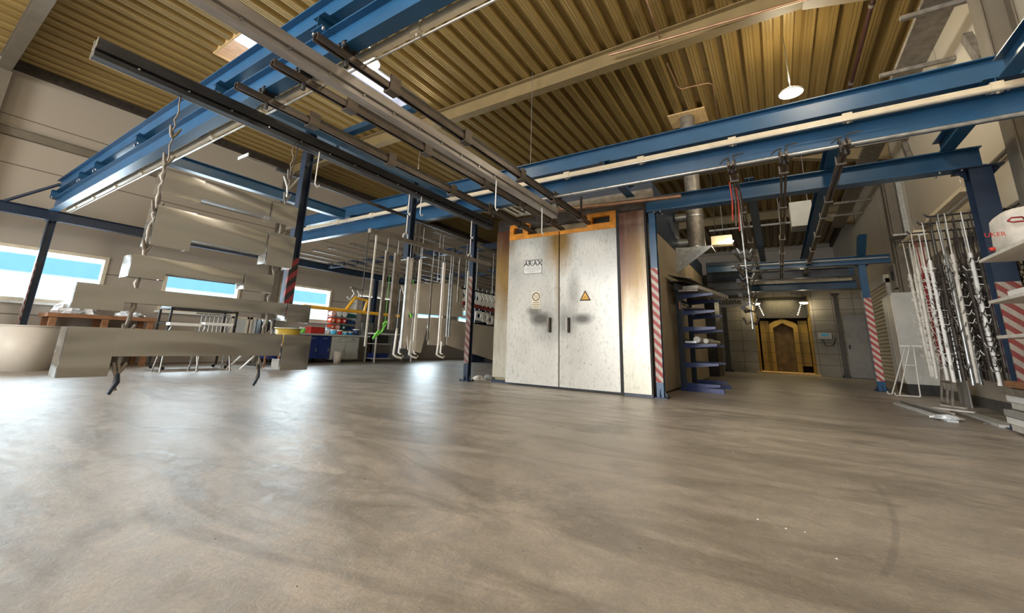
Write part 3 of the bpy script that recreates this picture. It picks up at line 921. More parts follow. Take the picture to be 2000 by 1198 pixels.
# storage rails on the left, behind the guide legs
sx = [-5.75, -6.35, -6.95, -7.7, -8.4, -9.3, -9.95, -10.55, -11.1]
names = ('nearest to the oven', 'second from the oven', 'third from the oven', 'fourth from the oven', 'middle one', 'fourth from the window wall', 'third from the window wall', 'second from the window wall', 'nearest to the window wall')
for k, x in enumerate(sx):
    t = thing('storage_rail', 'pale brown storage rail under the left steelwork, ' + names[k], 'rail', (x, 6.0, 2.98), 'storage rails at the left')
    ctrack(MB(), x, 6.1, 17.0, 2.96, 0.06, 0.06).build('track', 'galv_dull', t)
    for yy in (7.5, 9.9, 13.5):
        w_ = MB()
        for s in (-1, 1):
            w_.tube([(x + s * 0.02, yy, 2.9), (x + s * 0.05, yy, 2.9)], 0.03, 8)
        w_.box(x - 0.015, yy - 0.03, 2.86, x + 0.015, yy + 0.03, 2.99)
        w_.build('trolley', 'blackpaint', t)

# galvanised push tube with claws in front of the far rails
t = thing('push_tube', 'galvanised tube below the gantry that holds the three far rails by claws', 'pipe', (0, 5.6, 3.05))
MB().tube([(-3.0, 5.56, 3.03), (2.6, 5.56, 3.03)], 0.022, 10).build('tube', 'galv', t)
for x in (-0.28, 0.26, 0.82):
    c = MB()
    c.box(x - 0.045, 5.5, 2.93, x - 0.025, 5.62, 3.1).box(x + 0.025, 5.5, 2.93, x + 0.045, 5.62, 3.1)
    c.tube([(x - 0.02, 5.45, 3.09), (x - 0.07, 5.42, 3.06), (x - 0.12, 5.45, 3.03)], 0.009, 6)
    c.tube([(x + 0.02, 5.45, 3.1), (x + 0.09, 5.43, 3.11), (x + 0.14, 5.42, 3.1)], 0.009, 6)
    for s in (-1, 1):
        c.tube([(x + s * 0.02, 5.56, 3.09), (x + s * 0.04, 5.56, 3.09)], 0.03, 8)
    c.tube([(x, 5.5, 3.0), (x, 5.5, 2.9)], 0.018, 8)
    c.build('claw', 'blackpaint', t)
for x, lab in ((-0.28, 'double hanging rail with red straps, left of the three far rails'), (0.26, 'middle one of the three far double hanging rails'), (0.82, 'right one of the three far double hanging rails')):
    t = thing('hanging_rail', lab, 'rail', (x, 5.4, 2.98), 'three far hanging rails')
    MB().box(x - 0.035, 5.35, 2.95, x - 0.01, 14.8, 3.0).build('rail', 'rail_brown', t)
    MB().box(x + 0.01, 5.35, 2.95, x + 0.035, 14.8, 3.0).build('rail', 'rail_brown', t)
    for yy in (5.9, 7.4, 8.3, 9.6, 11.0, 12.4, 13.6):
        MB().box(x - 0.05, yy - 0.015, 2.935, x + 0.05, yy + 0.015, 2.95).box(x - 0.05, yy - 0.015, 2.95, x - 0.037, yy + 0.015, 3.04).box(x + 0.037, yy - 0.015, 2.95, x + 0.05, yy + 0.015, 3.04).build('bracket', 'galv_dull', t)

# ================================================================ OVEN
OY = 7.13
t = thing('curing_oven', 'large white heat stained curing oven with two tall doors and orange headers', 'oven', (-3.4, OY, 0))
oven = t
MB().box(-4.98, 7.42, 0.05, -1.76, 13.5, 3.2).build('body', 'beige', t)
# side wall panel seen on the right, blue roof casing above it
MB().box(-1.76, 7.2, 0.04, -1.735, 13.5, 2.92).build('side_wall', 'beige', t)
MB().box(-1.77, 7.34, 2.92, -1.72, 13.5, 3.3).build('roof_casing', 'navy', t)
MB().box(-5.0, 7.34, 0.1, -4.6, 7.42, 3.16).build('left_cheek', 'oven_cl', t)
MB().box(-2.2, 7.08, 0.05, -1.76, 7.42, 3.12).build('right_cheek', 'oven_cr', t)
for gx0, gy0, gx1, gy1, gz1 in ((-2.262, 7.1, -2.2, 7.42, 3.2), (-4.6, 7.25, -4.55, 7.42, 3.2), (-1.76, 7.1, -1.735, 7.2, 3.12), (-3.45, 7.3, -3.35, 7.35, 3.0)):
    MB().box(gx0, gy0, 0.03, gx1, gy1, gz1).build('gasket_and_gap_shade', 'black', t)  # black strips: gaskets, and a box for the shade between the doors
MB().box(-5.0, 7.3, 0.0, -1.74, 7.4, 0.05).box(-2.2, 7.09, 0, -1.74, 7.3, 0.05).build('base_frame', 'navy', t)
MB().box(-5.0, 7.36, 3.16, -1.76, 7.42, 3.42).build('sooty_fascia', 'rail_dark', t)
for k, (x0, x1, hm, hx, lab) in enumerate(((-4.545, -3.41, 'oven_l', -3.60, 'left door'), (-3.388, -2.265, 'oven_r', -3.22, 'right door'))):
    d = MB().box(x0, OY, 0.04, x1, OY + 0.16, 2.875).build('door', hm, t)
    # orange header with a slot block at the outer end
    ox0, ox1 = (x0, x0 + 0.44) if k == 0 else (x1 - 0.56, x1)
    h = MB().box(x0, OY - 0.004, 2.877, x1, OY + 0.1, 2.955)
    sx0, sx1 = ox0 + 0.10, ox1 - 0.12
    h.box(ox0, OY - 0.004, 2.955, ox1, OY + 0.1, 3.0).box(ox0, OY - 0.004, 3.13, ox1, OY + 0.1, 3.205)
    h.box(ox0, OY - 0.004, 3.0, sx0, OY + 0.1, 3.13).box(sx1, OY - 0.004, 3.0, ox1, OY + 0.1, 3.13)
    h.box(sx0, OY + 0.08, 3.0, sx1, OY + 0.1, 3.13, 1)
    h.build('orange_header', ['orange', 'black'], d)
    hb = MB()
    z0, z1 = 1.0, 1.27
    hb.tube([(hx, OY - 0.005, z0 + 0.02), (hx, OY - 0.055, z0 + 0.02), (hx, OY - 0.055, z1 - 0.02), (hx, OY - 0.005, z1 - 0.02)], 0.013, 8)
    hb.box(hx - 0.02, OY - 0.07, z0, hx + 0.02, OY - 0.055, z1)
    hb.box(hx + 0.02, OY - 0.055, z0, hx + 0.04, OY, z1, 1)
    hb.build('door_handle', ['chrome', 'rail_dark'], d)
    if k == 0:
        # maker's plate
        p0 = at(1024, 509, Y=OY); p1 = at(1058, 534, Y=OY)
        cx, cz, wx, hz = (p0.x + p1.x) / 2, (p0.z + p1.z) / 2, abs(p1.x - p0.x), 0.27
        s = MB().box(cx - wx / 2, OY - 0.006, cz - hz / 2, cx + wx / 2, OY - 0.002, cz + hz / 2).box(cx - wx / 2 - 0.008, OY - 0.003, cz - hz / 2 - 0.008, cx + wx / 2 + 0.008, OY - 0.001, cz + hz / 2 + 0.008, 1)
        for g_, dx in (('AR', -0.27), ('AX', 0.27)):
            s.mesh(text_mesh(g_, 0.145, 0.002), Matrix.Translation((cx + dx * wx, OY - 0.0075, cz + 0.06)) @ FRONT, 1)
        s.box(cx - 0.44 * wx, OY - 0.0085, cz + 0.118, cx + 0.42 * wx, OY - 0.006, cz + 0.128, 1)
        s.box(cx - 0.012, OY - 0.0085, cz + 0.01, cx + 0.0, OY - 0.006, cz + 0.118, 2)
        for q, (dz, a_, b_) in enumerate(((-0.012, -0.42, 0.42), (-0.04, -0.4, 0.42), (-0.062, -0.4, 0.42), (-0.09, -0.3, 0.32), (-0.108, -0.22, 0.1))):
            s.box(cx + a_ * wx, OY - 0.0085, cz + dz - 0.003, cx + b_ * wx, OY - 0.006, cz + dz + 0.003, 2)
        s.build('maker_plate', ['white', 'ink', 'greyink'], d)
        # prohibition label
        cx, cz = at(1047, 587, Y=OY).x, at(1047, 587, Y=OY).z
        s = MB().box(cx - 0.095, OY - 0.004, cz - 0.16, cx + 0.095, OY - 0.001, cz + 0.17)
        rc = cz + 0.07
        nn = 28
        vs, fs = [], []
        for k2 in range(nn):
            a_ = 2 * math.pi * k2 / nn
            for rr in (0.066, 0.082):
                vs.append((cx + rr * math.cos(a_), OY - 0.006, rc + rr * math.sin(a_)))
        for k2 in range(nn):
            fs.append((2 * k2, 2 * k2 + 1, (2 * k2 + 3) % (2 * nn), (2 * k2 + 2) % (2 * nn)))
        s.add(vs, fs, 1)
        s.bar((cx - 0.05, OY - 0.006, rc + 0.05), (cx + 0.05, OY - 0.006, rc - 0.05), 0.002, 0.013, 1, up=(0, 1, 0))
        s.bar((cx - 0.03, OY - 0.005, rc - 0.035), (cx + 0.03, OY - 0.005, rc + 0.025), 0.002, 0.01, 2, up=(0, 1, 0))
        s.bar((cx + 0.0, OY - 0.005, rc + 0.035), (cx + 0.03, OY - 0.005, rc + 0.02), 0.002, 0.01, 2, up=(0, 1, 0))
        for q, (w_, z_) in enumerate(((0.07, -0.045), (0.09, -0.087), (0.075, -0.13))):
            xq = cx - w_
            while xq < cx + w_:
                l_ = random.uniform(0.012, 0.026)
                s.box(xq, OY - 0.006, cz + z_ - 0.009, min(xq + l_, cx + w_), OY - 0.004, cz + z_ + 0.009, 2)
                xq += l_ + 0.004
        s.build('prohibition_label', ['paper', 'brownink', 'greyink'], d)
    else:
        c0 = at(1143, 580, Y=OY)
        s = MB()
        def tri(r, y, mi):
            return [(c0.x, y, c0.z + r * 1.05), (c0.x - r * 0.95, y, c0.z - r * 0.62), (c0.x + r * 0.95, y, c0.z - r * 0.62)]
        for r_, y_, mi in ((0.115, OY - 0.003, 0), (0.078, OY - 0.005, 1)):
            a_ = tri(r_, y_, mi); b_ = [(x, OY, z) for x, y, z in a_]
            s.add(a_ + b_, [(0, 1, 2), (0, 3, 4, 1), (1, 4, 5, 2), (2, 5, 3, 0)], mi)
        for sx_ in (-1, 1):
            s.bar((c0.x, OY - 0.007, c0.z + 0.01), (c0.x + sx_ * 0.045, OY - 0.007, c0.z - 0.038), 0.002, 0.01, 0, up=(0, 1, 0))
        s.bar((c0.x, OY - 0.007, c0.z - 0.01), (c0.x, OY - 0.007, c0.z - 0.038), 0.002, 0.009, 0, up=(0, 1, 0))
        s.build('warning_triangle', ['brownink', 'yellow'], d)
# lit strip lamp casing and pale duct above the oven
tag(MB().tube([at(1075, 412, Y=6.95), at(1330, 383, Y=6.95)], 0.035, 10).build('brass_coloured_tube', 'copper'), 'shiny brownish tube along the top of the oven front', 'pipe')
p = at(1275, 372, Y=7.6); q = at(1075, 400, Y=7.6)
tag(MB().box(q.x, 7.5, 3.42, p.x, 7.62, 3.66).build('pale_duct_box', 'galv_dull'), 'long pale box above the oven behind the blue gantry', 'duct')
tag(MB().box(-4.2, 7.9, 3.305, -1.78, 10.5, 3.95).build('blue_oven_top_unit', 'navy'), 'dark blue casing on the roof of the oven', 'casing')
t = thing('ceiling_grille', 'small pale slatted grille lamp between the tracks over the oven', 'lamp', (-3.7, 6.2, 3.2))
MB().box(-4.05, 5.98, 3.17, -3.45, 6.0, 3.22).box(-4.05, 6.55, 3.17, -3.45, 6.57, 3.22).box(-4.05, 6.0, 3.17, -4.04, 6.55, 3.22).box(-3.46, 6.0, 3.17, -3.45, 6.55, 3.22).build('frame', 'galv', t)
MB().tube([(-3.75, 6.56, 3.22), (-3.75, 6.56, 6.28)], 0.006, 5).build('hanger_wire', 'galv', t)
for k in range(5):
    MB().box(-4.03 + k * 0.135, 6.0, 3.18, -3.99 + k * 0.135, 6.55, 3.2).build('slat', 'white', t)

# ================================================================ EXHAUST DUCT
dx_, dy_ = -1.34, 9.95
t = thing('exhaust_duct', 'vertical steel exhaust duct rising to the roof right of the oven', 'duct', (dx_, dy_, 2.95))
MB().tube([(dx_, dy_, 2.97), (dx_, dy_, 4.2)], 0.185, 24).tube([(dx_, dy_, 4.2), (dx_, dy_, 6.4)], 0.165, 24).build('pipe', 'galv_dull', t)
for z in (3.0, 3.72, 4.2, 5.2):
    MB().tube([(dx_, dy_, z), (dx_, dy_, z + 0.03)], 0.195 if z < 4.3 else 0.175, 24).build('collar', 'galv', t)
MB().box(dx_ - 0.4, dy_ - 0.28, 6.26, dx_ + 0.42, dy_ + 0.4, 6.29).build('roof_plate', 'plywood', t)
for z in (3.15, 3.75):
    MB().tube([(-1.75, dy_ + 0.0, z), (-1.5, dy_, z)], 0.1, 14).build('side_connector', 'galv', t)
MB().box(-1.73, 9.6, 2.93, -1.0, 10.3, 2.96).prism([(-1.73, 2.93), (-1.0, 2.93), (-1.73, 2.4)], 'y', 9.6, 9.62).build('bracket_shelf', 'galv', t)

# ================================================================ HIGH BAY LAMPS
def highbay(x, y, z, label, ztop, energy, chain=True):
    t = thing('high_bay_lamp', label, 'lamp', (x, y, z))
    b = MB().lathe((x, y, z), [(0.0, 0.1), (0.06, 0.1), (0.07, 0.05), (0.17, 0.03), (0.19, 0.0), (0.17, -0.005)], 28)
    b.build('housing', 'lightgrey', t)
    MB().lathe((x, y, z), [(0.175, -0.004), (0.0, -0.012)], 28).build('diffuser', 'lampglow', t)
    c = MB()
    zz_ = z + 0.1
    while zz_ < ztop:
        c.tube([(x, y, zz_), (x, y, min(zz_ + 0.04, ztop))], 0.008, 5)
        zz_ += 0.05
    c.tube([(x, y, z + 0.1), (x, y, ztop)], 0.004, 5)
    c.build('chain', 'galv', t)
    light('high_bay_light', 'POINT', (x, y, z - 0.12), energy * 0.6, (1.0, 0.9, 0.74), 0.1)
    light('deck_uplight_fill', 'POINT', (x, y, z + 0.28), energy * 0.4, (1.0, 0.84, 0.55), 0.1)  # added uplight without a fixture, brightens the roof deck
    return t


highbay(0.60, 8.01, 5.17, 'bright round high bay lamp on a chain above the blue gantry at the right', 6.3, 150)
highbay(-4.8, 3.4, 4.82, 'bright high bay lamp half hidden by the right conveyor track', 6.3, 50)
highbay(-7.6, 7.3, 4.9, 'small high bay lamp glimpsed below the dark carrier beam', 6.3, 60)
highbay(0.9, 3.2, 5.2, 'high bay lamp of the same row nearer the camera, above the frame', 6.3, 200)
highbay(-1.6, -2.2, 5.3, 'added unseen fill lamp above and behind the camera on the oven side', 6.3, 260)  # unseen lamp added as fill from the front
highbay(-8.4, -2.5, 5.2, 'added unseen fill lamp behind the camera on the window side', 6.3, 120)  # unseen lamp added off frame for more room light

# flood lamp on the dark cabin and the cabin itself
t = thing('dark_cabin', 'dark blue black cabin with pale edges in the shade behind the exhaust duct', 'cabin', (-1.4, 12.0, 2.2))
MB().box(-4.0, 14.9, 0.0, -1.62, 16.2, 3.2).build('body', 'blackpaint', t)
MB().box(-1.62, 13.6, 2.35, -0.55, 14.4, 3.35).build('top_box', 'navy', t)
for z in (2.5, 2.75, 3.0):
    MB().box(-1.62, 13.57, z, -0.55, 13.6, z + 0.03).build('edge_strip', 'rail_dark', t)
t = thing('flood_lamp', 'cream flood lamp glowing beside the exhaust duct', 'lamp', (-1.0, 11.2, 3.3))
p = at(1390, 476, Y=11.6); q = at(1430, 465, Y=11.6)
MB().box(p.x, 11.55, p.z - 0.05, q.x, 11.85, q.z + 0.08).build('housing', 'cream', t)
MB().tube([(p.x + 0.1, 11.7, q.z + 0.08), (p.x + 0.1, 11.7, 6.29)], 0.012, 6).build('hanger_rod', 'blackpaint', t)
c = at(1424, 472, Y=11.5)
MB().lathe(c, [(0.0, -0.03), (0.09, -0.02), (0.11, 0.01), (0.0, 0.03)], 16).build('lens', 'lampglow', t)
light('flood_light', 'POINT', (c.x, c.y - 0.15, c.z - 0.1), 25, (1.0, 0.82, 0.5), 0.08)

# ================================================================ HANGING SHEET METAL RACK
RX = -3.95
def channel(label, y0, ya, yb, y1, zt, zm, zb, depth=0.16, lean=0.0):
    """folded channel with deeper end tabs; its broad face looks to +X"""
    t = thing('sheet_metal_channel', label, 'sheet metal', (RX, (y0 + y1) / 2, zt), 'raw sheet metal channels on the hanging rack')
    x = RX
    m = MB()
    m.quad((x, ya, zm), (x, yb, zm), (x, yb, zt), (x, ya, zt), 0.003)
    m.quad((x - depth, ya, zm + 0.005), (x - depth, yb, zm + 0.005), (x, yb, zm), (x, ya, zm), 0.003)
    m.quad((x - depth, ya, zm), (x - depth, yb, zm), (x - depth, yb, zt - 0.05), (x - depth, ya, zt - 0.05), 0.003)
    m.quad((x - 0.03, ya, zt), (x - 0.03, yb, zt), (x, yb, zt), (x, ya, zt), 0.003)
    m.build('web', 'sheet', t)
    for s, (a, b) in enumerate(((y0, ya), (yb, y1))):
        g = MB()
        g.quad((x + 0.018, a, zb), (x + 0.018, b, zb), (x + 0.018, b, zt + 0.002), (x + 0.018, a, zt + 0.002), 0.003)
        ye = a if s == 0 else b
        g.quad((x - depth, ye, zb), (x + 0.004, ye, zb), (x + 0.004, ye, zt), (x - depth, ye, zt), 0.003)
        yi = b if s == 0 else a
        g.quad((x - depth * 0.8, yi, zb + 0.01), (x + 0.002, yi, zb + 0.01), (x + 0.002, yi, zb + 0.1), (x - depth * 0.8, yi, zb + 0.1), 0.003)
        g.build('end_tab', 'sheet', t)
    return t


channel('topmost raw sheet metal channel on the hanging rack', 1.10, 1.37, 1.95, 2.20, 2.02, 1.86, 1.815)
channel('second raw sheet metal channel from the top, with deep square end tabs', 1.10, 1.36, 1.967, 2.22, 1.715, 1.50, 1.40)
channel('small middle sheet metal channel level with the windows', 1.02, 1.24, 1.82, 2.07, 1.31, 1.20, 1.145)
channel('long sheet metal channel, second from the bottom of the rack', 0.77, 1.04, 2.24, 2.48, 1.065, 0.96, 0.893)
channel('lowest long sheet metal channel with large hanging end tabs', 0.787, 1.04, 2.25, 2.53, 0.772, 0.58, 0.445)
for yy, lab, twig in ((1.10, 'lumpy powder coated hanging chain at the left end of the sheet metal rack', 1.0), (2.08, 'thin hanging rod chain with hooks at the right end of the sheet metal rack', 0.7)):
    t = thing('hanging_chain', lab, 'chain', (RX - 0.05, yy, 2.66))
    c = MB()
    pts, rr = [], []
    z = 2.68
    k = 0
    while z > 0.33:
        pts.append((RX - 0.03 + random.uniform(-.008, .008), yy + random.uniform(-.012, .012), z))
        rr.append((0.006 if z > 2.1 else random.choice((0.01, 0.014, 0.02))) * twig)
        z -= 0.045
        k += 1
    c.tube(pts, rr, 7)
    c.build('chain', 'galv_dull' , t)
    for z in (2.3, 2.06, 1.66, 1.35, 1.15, 0.72, 0.45):
        h = MB()
        for s in (-1, 1):
            h.tube([(RX - 0.03, yy, z), (RX - 0.02, yy + s * 0.018, z + 0.03), (RX + 0.0, yy + s * 0.035, z + 0.085)], [0.015 * twig, 0.013 * twig, 0.009 * twig], 6)
        h.build('hook', 'galv_dull', t)
    MB().tube([(RX - 0.03, yy, 0.5), (RX - 0.02, yy + 0.01, 0.4), (RX - 0.03, yy - 0.02, 0.32)], [0.012, 0.018 * twig, 0.013], 7).build('end_link', 'navy', t)

# ================================================================ SUSPENDED BAR WITH HUNG STRIPS
t = thing('suspended_bar', 'long beige square bar hung level by hooks from the dark carrier beam', 'bar', (RX, 4.3, 2.04))
MB().bar((RX, 3.10, 2.015), (RX, 5.60, 2.05), 0.05, 0.05).build('bar', 'galv_dull', t)
for yy in (3.68, 5.05):
    h = MB().tube([(RX, yy, 2.69), (RX, yy, 2.4), (RX + 0.02, yy + 0.02, 2.37), (RX + 0.04, yy, 2.4)], 0.007, 6)
    h.tube([(RX, yy, 2.37), (RX, yy, 2.12), (RX, yy - 0.04, 2.09), (RX, yy - 0.05, 2.03)], 0.007, 6)
    h.tube([(RX, yy - 0.05, 2.03), (RX, yy - 0.045, 2.1), (RX, yy, 2.13), (RX, yy + 0.03, 2.1), (RX, yy + 0.035, 2.03)], 0.008, 6)
    h.build('hook', 'white', t)
strips = [(3.21, 1.99, 0.68, 0.012, 0.02, 'white', 'thin pale strip at the left end of the suspended bar'),
          (3.40, 1.83, 0.87, 0.03, 0.05, 'galv_dull', 'brownish narrow strip, second from the left under the suspended bar'),
          (3.57, 1.83, 0.88, 0.035, 0.09, 'galv_dull', 'wide grey brown strip, third from the left under the suspended bar'),
          (3.79, 1.82, 0.66, 0.035, 0.085, 'alu_lip', 'wide silvery channel strip under the suspended bar left of its middle'),
          (3.98, 1.82, 0.63, 0.02, 0.04, 'white', 'bright white strip under the middle of the suspended bar'),
          (4.23, 1.79, 0.77, 0.012, 0.03, 'galv_dull', 'thin pale rod strip right of the middle white strip'),
          (4.46, 1.87, 0.71, 0.02, 0.045, 'white', 'bright flaring white strip right of the bar middle'),
          (4.61, 1.74, 0.83, 0.02, 0.025, 'galv', 'twin silver strip hung close to the flaring one, left member'),
          (4.66, 1.74, 0.83, 0.02, 0.025, 'galv', 'twin silver strip hung close to the flaring one, right member'),
          (4.81, 1.96, 1.34, 0.02, 0.03, 'galv_dull', 'short grey strip near the right end of the suspended bar'),
          (5.03, 1.84, 1.16, 0.02, 0.035, 'lightgrey', 'short bluish strip next to the striped post at the bar end')]
for (yy, zt, zb, dx, dw, m, lab) in strips:
    t = thing('hung_strip', lab, 'strip', (RX, yy, zt), 'metal strips under the suspended bar')
    s = MB()
    s.box(RX - dx / 2, yy - dw / 2, zb, RX - dx / 2 + 0.003, yy + dw / 2, zt)
    s.box(RX - dx / 2, yy - dw / 2, zb, RX + dx / 2, yy - dw / 2 + 0.003, zt)
    s.box(RX - dx / 2, yy + dw / 2 - 0.003, zb, RX + dx / 2, yy + dw / 2, zt)
    s.build('strip', m, t)
    MB().tube([(RX, yy, zt - 0.03), (RX, yy, 2.0 + 0.014 * (yy - 3.1))], 0.004, 5).build('wire', 'galv', t)
for yy in (3.67, 3.93, 4.45):
    z = 0.56
    t = thing('hung_bracket', 'white L shaped bracket with black foot pad hanging low, %s' % {3.67: 'leftmost of three', 3.93: 'middle of three', 4.45: 'rightmost of three'}[yy], 'bracket', (RX, yy, z))
    s = MB()
    s.tube([(RX, yy, z + 0.34 if yy < 3.8 else z + 0.2), (RX, yy - 0.02, z + 0.03), (RX + 0.01, yy + 0.03, z), (RX + 0.015, yy + 0.1, z - 0.015)], 0.014, 6)
    s.tube([(RX - 0.05, yy + 0.12, z + 0.2), (RX - 0.05, yy + 0.11, z + 0.05), (RX - 0.03, yy + 0.17, z)], 0.013, 6)
    s.build('bent_tube', 'white', t)
    MB().box(RX - 0.06, yy + 0.02, z - 0.0, RX - 0.01, yy + 0.14, z + 0.025).build('pad', 'black', t)
    MB().tube([(RX - 0.02, yy + 0.01, z + 0.02), (RX - 0.02, yy + 0.02, 1.4)], 0.003, 5).build('wire', 'galv', t)

# white hooks hanging from the two carrier beams
for (x, yy, z1, z0, lab) in ((-3.95, 2.32, 2.68, 2.3, 'white J hook hanging from the dark beam beside the guide leg'), (-3.95, 3.86, 2.68, 2.42, 'white J hook hanging behind the shorter guide leg'),
                             (-2.8, 3.98, 2.75, 2.36, 'straight white hook rod hanging from the grey beam'), (-2.8, 5.2, 2.75, 2.35, 'white hook rod hanging from the grey beam before the oven door')):
    h = MB().tube([(x + 0.04, yy, z1), (x + 0.04, yy, z0 + 0.03), (x + 0.045, yy + 0.01, z0), (x + 0.045, yy + 0.03, z0 - 0.01), (x + 0.045, yy + 0.05, z0 + 0.02)], 0.007, 6)
    tag(h.build('white_hook', 'white'), lab, 'hook', 'white hooks on the carrier beams')
t = thing('forked_hanger', 'forked white hanger on a dark rod beside the hanging sheet metal', 'hook', (RX, 2.1, 2.68))
yy = at(563, 370, X=RX).y
MB().tube([(RX, 2.11, 2.68), (RX, yy, 2.3)], 0.006, 6).build('rod', 'blackpaint', t)
MB().tube([(RX, yy, 2.1), (RX, yy - 0.01, 2.2), (RX, yy - 0.06, 2.3)], 0.012, 6).tube([(RX, yy, 2.18), (RX + 0.02, yy + 0.08, 2.33)], 0.01, 6).build('fork', 'galv', t)

# ================================================================ RACKS OF WORK PIECES BEHIND THE STRIPS
HX = -5.75
def hungplate(pts, lab, m='galv_dull', th=0.02, grp='grey sheet pieces hung behind the strips'):
    v = [at(x, y, X=HX) for x, y in pts]
    t = thing('sheet_piece', lab, 'panel', tuple(v[0]), grp)
    b = MB()
    n = len(v)
    top = [Vector(p_) for p_ in v]
    bot = [p_ + Vector((-th, 0, 0)) for p_ in v]
    b.add(top + bot, [tuple(range(n)), tuple(reversed(range(n, 2 * n)))] + [(i, (i + 1) % n, (i + 1) % n + n, i + n) for i in range(n)])
    b.build('plate', m, t)
    hy = sum(p_.y for p_ in v) / n
    zt = max(p_.z for p_ in v)
    MB().tube([(HX - 0.01, hy, zt - 0.02), (HX - 0.01, hy, 2.98)], 0.006, 5).build('wire', 'galv', t)


M['hungm'] = mat('grey_brown_coated_sheet', (0.5, 0.46, 0.4), 0.45, 0.0, 0.1, 3)
hungplate([(784, 558), (820, 553), (882, 554), (905, 562), (905, 620), (800, 612)], 'large hung panel with curved top edge behind the metal strips', 'hungm')
hungplate([(793, 620), (838, 622), (822, 690), (797, 684)], 'dark narrow hung panel left of the pale ones', 'hungm')
hungplate([(842, 620), (872, 622), (868, 676), (836, 674)], 'small square hung panel below the curved one', 'hungm')
hungplate([(876, 624), (970, 640), (970, 706), (872, 674)], 'long hung grey panel passing behind the striped post', 'hungm')
t = thing('red_bar', 'dark red bar hung across behind the striped post', 'bar', tuple(at(905, 592, X=HX)))
MB().bar(at(903, 592, X=HX), at(970, 609, X=HX), 0.06, 0.08).build('bar', 'darkred', t)
MB().tube([at(930, 598, X=HX), (HX, at(930, 598, X=HX).y, 1.92)], 0.006, 5).build('wire', 'galv', t)
b0_, b1_ = at(900, 560, X=HX), at(968, 575, X=HX)
t = thing('hanging_bar', 'black bar with the white bent plates left of the oven', 'bar', (HX, b0_.y, 1.93))
MB().bar((HX, b0_.y, 1.93), (HX, b1_.y, 1.93), 0.03, 0.03).build('bar', 'black', t)
for yy in (b0_.y + 0.15, b1_.y - 0.15):
    MB().tube([(HX, yy, 1.93), (HX, yy, 2.97)], 0.006, 5).build('wire', 'galv', t)
# white arrow shaped parts
arrow = MB()
arrow.prism([(-0.03, 0.19), (0.07, 0.2), (0.17, 0.03), (0.05, -0.19), (-0.11, -0.09), (-0.04, -0.02), (0.02, -0.06), (0.06, 0.03)], 'x', -0.012, 0.012)
first = None
for k, (px, py) in enumerate(((905, 583), (913, 578), (932, 580), (941, 582), (949, 584), (957, 585), (965, 588))):
    p_ = at(px, py, X=HX)
    p_.z = 1.745
    if first is None:
        t = thing('bent_plate', 'x', 'plate', (0, 0, 0))
        arrow.build('plate', 'white', t, local=True)
        MB().tube([(0, 0.02, 0.17), (0, 0.02, 0.3)], 0.006, 5).build('wire', 'galv', t, local=True)
        first = o = t
    else:
        o = copy_tree(first)
    o.location = p_
    o.scale = (0.82, 0.82, 0.82)
    o.rotation_euler = (0, 0, R(-18))
    tag(o, 'white bent arrow shaped plate hung above the red bar, ' + ('leftmost', 'second from left', 'just right of the striped post', 'fourth from left', 'fifth from left', 'sixth from left', 'rightmost beside the oven')[k], 'plate', 'white bent plates above the red bar')
# square plates with a round hole
def holed(s=0.11, r=0.055):
    b = MB()
    n = 16
    vs, fs = [], []
    for x in (-0.012, 0.012):
        for k in range(n):
            a = 2 * math.pi * (k + 0.5) / n
            ca, sa = math.cos(a), math.sin(a)
            q = s / max(abs(ca), abs(sa))
            vs.append((x, r * ca, r * sa)); vs.append((x, q * ca, q * sa))
    for sdx in (0, 1):
        for k in range(n):
            i0 = sdx * 2 * n + 2 * k; i1 = sdx * 2 * n + (2 * k + 2) % (2 * n)
            fs.append((i0, i0 + 1, i1 + 1, i1))
    for k in range(n):
        i0, i1 = 2 * k, (2 * k + 2) % (2 * n)
        fs.append((i0, i1, i1 + 2 * n, i0 + 2 * n)); fs.append((i0 + 1, i1 + 1, i1 + 1 + 2 * n, i0 + 1 + 2 * n))
    return b.add(vs, fs)


first = None
for k, (px, py) in enumerate(((907, 612), (935, 617), (948, 620), (957, 625))):
    p_ = at(px, py, X=HX)
    if first is None:
        t = thing('holed_plate', 'x', 'plate', (0, 0, 0))
        holed().build('plate', 'white', t, local=True)
        MB().tube([(0, 0, 0.12), (0, 0, 0.32)], 0.005, 5).build('wire', 'galv', t, local=True)
        first = o = t
    else:
        o = copy_tree(first)
    o.location = p_
    o.rotation_euler = (0, 0, R(-8))
    tag(o, 'white square plate with round hole under the red bar, ' + ('left of the striped post', 'first right of the striped post', 'second right of the striped post', 'third right of the striped post')[k], 'plate', 'white holed plates under the red bar')

# yellow welded frame
t = thing('yellow_tube_handrail', 'yellow tubular frame hung level beside the workbench', 'frame', tuple(at(600, 600, X=-7.0)))
YX = -6.95
y_ = lambda a, b: at(a, b, X=YX)
MB().tube([y_(592, 598), y_(782, 618)], 0.032, 10).build('long_tube', 'yellow', t)
MB().tube([y_(676, 605), y_(693, 582), y_(718, 587), y_(710, 612)], 0.03, 10).build('raised_tube', 'yellow', t)
MB().tube([y_(780, 617), y_(786, 618)], 0.04, 8).build('end_cap', 'black', t)
t = thing('hook_rack', 'white branching hook rack holding the yellow frame', 'rack', tuple(y_(700, 560)))
MB().bar(y_(685, 562), y_(709, 568), 0.04, 0.04).build('crossbar', 'galv_dull', t)
MB().tube([y_(706, 585), (YX, y_(706, 585).y, 2.97)], 0.012, 6).build('rod', 'blackpaint', t)
MB().tube([y_(688, 566), y_(692, 574), y_(683, 586), y_(678, 580)], 0.012, 6).tube([y_(698, 568), y_(702, 576), y_(699, 584)], 0.012, 6).build('hook', 'white', t)

